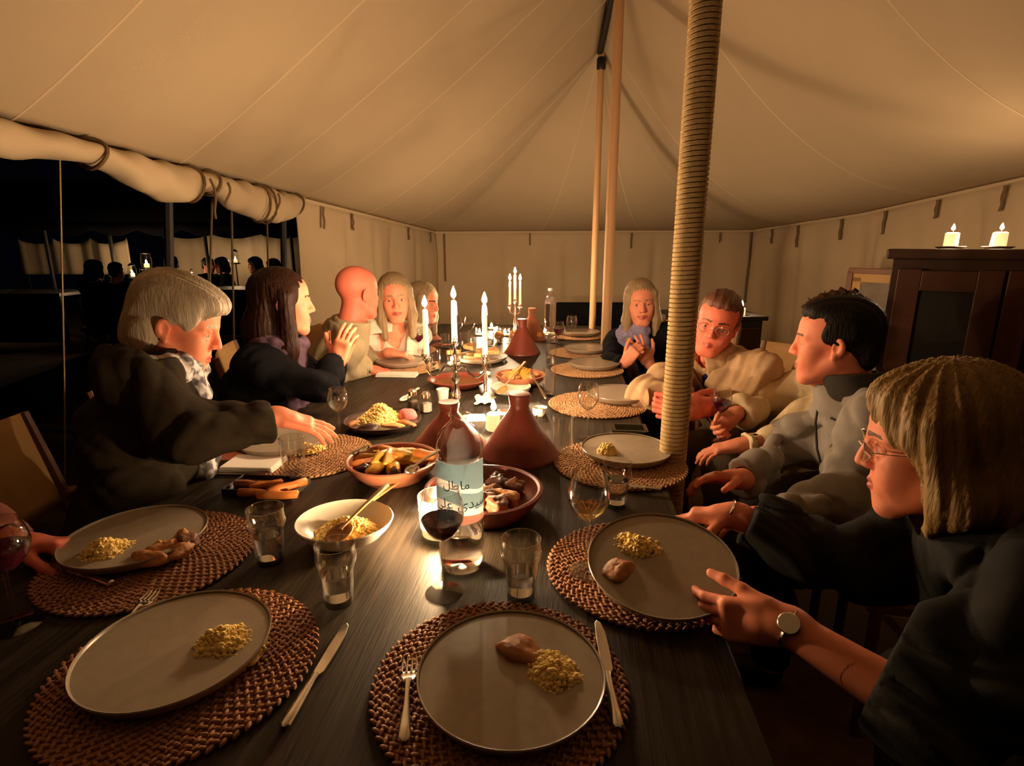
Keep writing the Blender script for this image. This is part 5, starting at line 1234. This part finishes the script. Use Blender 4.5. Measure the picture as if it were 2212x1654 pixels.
t = thing('framed_picture','framed picture with pale mat hanging on the canvas wall left of the cabinet','picture',(2.62,4.05,.90),math.radians(-62))
MB().box((0,0,0),(.36,.02,.62)).obj('backing','picture',t,False)
for sx,sz,dx,dz in ((0,.30,.40,.04),(0,-.30,.40,.04),(-.185,0,.04,.60),(.185,0,.04,.60)): MB().box((sx,-.012,sz),(dx,.03,dz)).obj('frame','chair_wood',t,False,bevel=.004)
for sx,sz,dx,dz in ((0,.25,.33,.06),(0,-.25,.33,.06),(-.135,0,.06,.50),(.135,0,.06,.50)): MB().box((sx,-.011,sz),(dx,.006,dz)).obj('mat_board','chair_canvas',t,False)
t = thing('sideboard','low black sideboard with one candle behind the man in the beige jacket','sideboard',(1.44,4.0,0))
MB().box((0,0,.46),(.56,.40,.84)).obj('body','black_wood',t,False,bevel=.004); MB().box((0,0,.895),(.62,.44,.03)).obj('top','black_wood',t,False,bevel=.006)
for sx in (-1,1):
    d = link('door',None,t); d.location = (sx*.135,-.205,.46); MB().box((0,0,0),(.26,.02,.74)).obj('panel','dark_wood',d,False,bevel=.006); MB().ell((-sx*.10,-.018,.05),(.011,.012,.011),8).obj('knob','brass',d)
    for sy in (-1,1): MB().box((sx*.25,sy*.17,.02),(.05,.05,.04)).obj('foot','black_wood',t,False)
q = D(1601,682,3.86); candle('candle burning on the black sideboard beside the red-faced man', Vector((q.x,q.y,.91)), .05, .026, None, 'pillar_candle', .97)
t = thing('settee','low black settee standing by the far canvas wall beyond the poles','settee',(.82,5.35,0))
MB().box((0,0,.36),(.78,.5,.14)).obj('seat','black_knit',t,False,bevel=.03); MB().box((0,.24,.60),(.78,.10,.46)).obj('backrest','black_knit',t,False,bevel=.03)
for sx in (-1,1):
    MB().box((sx*.42,0,.45),(.08,.5,.34)).obj('armrest','black_knit',t,False,bevel=.02)
    for sy in (-1,1): MB().tube([(sx*.34,sy*.2,0),(sx*.34,sy*.2,.3)],.02,8).obj('leg','black_wood',t)

# ------------------------------------------------------------ the neighbouring tent outside in the dark
t = thing('neighbour_tent','dimly lit canvas tent standing outside in the dark on the left','tent',(-5.2,10.2,0))
def owall(x0, x1, y, z0, z1, sc, name='canvas_wall'):
    n = 60
    def f(a, b):
        x = x0+(x1-x0)*a; top = z1-.10*abs(math.sin(a*PI*sc))**.6
        return Vector((x+5.2, y-10.2+.03*math.sin(x*9)+.02*math.sin(x*23), z0+(top-z0)*b))
    o = MB().grid(f, n, 6).obj(name,'canvas',t); o.modifiers.new('cloth','SOLIDIFY').thickness = .02; return o
owall(-6.6,-3.0,10.9,0,1.62,4); 
owall(-8.6,-6.75,10.0,.9,1.52,3,'canvas_flap')
def oroof(a, b):
    return Vector((-9.0+6.6*a+5.2, (9.3+2.2*b)-10.2, 1.72+.9*math.sin(PI*b)**.8*.9))
o = MB().grid(oroof, 16, 8).obj('roof','black_knit',t); o.modifiers.new('cloth','SOLIDIFY').thickness = .02
mb = MB(); n = 80
o = mb.grid(lambda a,b: Vector((-9.0+6.6*a+5.2, 9.3-10.2, 1.74-b*(.10+.10*abs(math.sin(a*PI*9))))), n, 2).obj('valance','black_knit',t); o.modifiers.new('cloth','SOLIDIFY').thickness = .01
for x in (-7.6,-6.55,-5.0,-3.6): MB().tube([(x+5.2,-.85,0),(x+5.2,-.85,1.75)],.03,8).obj('post','black_wood',t)
for k, (x0, x1, y, lb) in enumerate(((-6.6,-3.6,8.9,'long dark table in the neighbouring tent'),(-8.4,-6.3,8.2,'dark table outside in front of the neighbouring tent, at left'))):
    tb = thing('outdoor_table', lb, 'table', ((x0+x1)/2,y,0)); wd = x1-x0
    MB().box((0,0,.72),(wd,.8,.04)).obj('tabletop','black_wood',tb,False); MB().box((0,-.38,.38),(wd-.02,.02,.66)).obj('cloth_front','black_knit',tb,False)
    for sx in (-1,1):
        for sy in (-1,1): MB().box((sx*(wd/2-.1),sy*.3,.35),(.06,.06,.7)).obj('leg','black_wood',tb,False)
FM_L = flame_mesh(.036,.0095)
def lantern(p, label, s=1.0):
    l = thing('lantern', label, 'lantern', p, 0, 'glowing lanterns outside'); l.scale = (s,s,s)
    MB().lathe([(0,0),(.07,0),(.07,.015),(.05,.025),(0,.025)],12).obj('base','black_metal',l)
    MB().lathe([(.052,.025),(.062,.08),(.060,.14),(.045,.19)],14,cap=False).obj('glass_body','glass',l)
    MB().lathe([(.05,.19),(.055,.195),(.03,.22),(.012,.235),(0,.236)],12).obj('cap','black_metal',l)
    MB().lathe([(0,.026),(.03,.026),(.03,.07),(0,.072)],10).obj('wax','wax',l)
    f = link('flame', FM_L, l); f.location = (0,0,.074)
for k,(u,v,Y,s) in enumerate(((316,566,9.6,1.35),(508,558,10.2,1.1),(286,588,8.9,1.0),(309,593,8.8,.75),(208,620,8.1,1.25),(241,620,8.2,.55),(57,570,10.5,.6),(414,589,8.8,.4))):
    q = D(u,v,Y); q.z -= .09*s
    lantern(q, ('brightest warm lantern outside, above the grey-haired woman','bright lantern outside near the edge of the canvas wall','lantern outside at left of the warm brightest one','small lantern outside just below the brightest one','bright low lantern outside at the far left','tiny light beside the low lantern outside','lonely tiny light farthest left outside in the dark','tiny light outside near the dark slim post')[k], s)
    zb_ = .74 if k in (2,3) else 0
    if True:
        st = thing('lantern_stand', 'thin dark stand holding %s' % ('the brightest lantern outside','the lantern outside near the canvas wall','the lantern left of the brightest one','the small lantern below the brightest one','the low lantern at far left','the tiny light by the low lantern','the farthest left light outside','the tiny light near the slim post')[k], 'stand', (q.x,q.y,zb_), 0, 'lantern stands outside')
        MB().tube([(0,0,0),(0,0,max(.05,q.z-zb_))],.012,6).obj('rod','black_metal',st); MB().lathe([(0,0),(.10,0),(.02,.02),(.012,.03)],10).obj('foot','black_metal',st)
for k,(u,v,Y,az,sk,lb) in enumerate(((550,574,9.5,-150,'skin_b','pale faced person outside near the wall edge, looking left'),(451,574,9.7,-20,'skin_b','small figure outside behind the dark slim post'),(478,574,9.8,-160,'skin_b','small figure outside right of the dark slim post'),(372,572,8.4,90,'skin_b','dark silhouette of a person outside above the grey-haired woman'),(206,585,7.6,80,'skin_b','dark silhouette of a person outside at left of the lanterns'),(252,588,7.7,100,'skin_b','dark silhouette of a person outside between the lanterns'),(590,578,9.4,170,'skin_b','dim person outside next to the wall edge post'))):
    h_ = D(u,v,Y); a = math.radians(az); fx, fy = math.cos(a), math.sin(a); dz = max(.42,h_.z-.70)
    hp = (h_.x-.10*fx, h_.y-.10*fy, dz); w1_ = (h_.x+.35*fx-.16*fy, h_.y+.35*fy+.16*fx, h_.z-.36); w2_ = (h_.x+.35*fx+.16*fy, h_.y+.35*fy-.16*fx, h_.z-.36)
    person(lb, h_, az, 4, 0, 1.0, 'm' if k%2 else 'f', hip=hp, armL=arm_((h_.x-.2*fy,h_.y+.2*fx,h_.z-.42),w1_,(fx,fy,0),(0,0,-1)), armR=arm_((h_.x+.2*fy,h_.y-.2*fx,h_.z-.42),w2_,(fx,fy,0),(0,0,-1)), skin=sk, hair=h_short if k%2 else h_bob, hairm='hair_black', top='black_top', hh=.011, hc=.02, hk=.012, seed=40+k, eyes=False)
    cz = thing('outdoor_stool', 'dark stool under the %s' % lb, 'stool', (hp[0],hp[1],0), 0, 'stools outside'); MB().lathe([(0,dz-.15),(.19,dz-.15),(.20,dz-.13),(.19,dz-.10),(0,dz-.10)],14).obj('seat','black_wood',cz)
    for j in range(4): MB().tube([(.16*math.cos(j*PI/2+.7),.16*math.sin(j*PI/2+.7),0),(.12*math.cos(j*PI/2+.7),.12*math.sin(j*PI/2+.7),dz-.14)],.018,6).obj('leg','black_wood',cz)
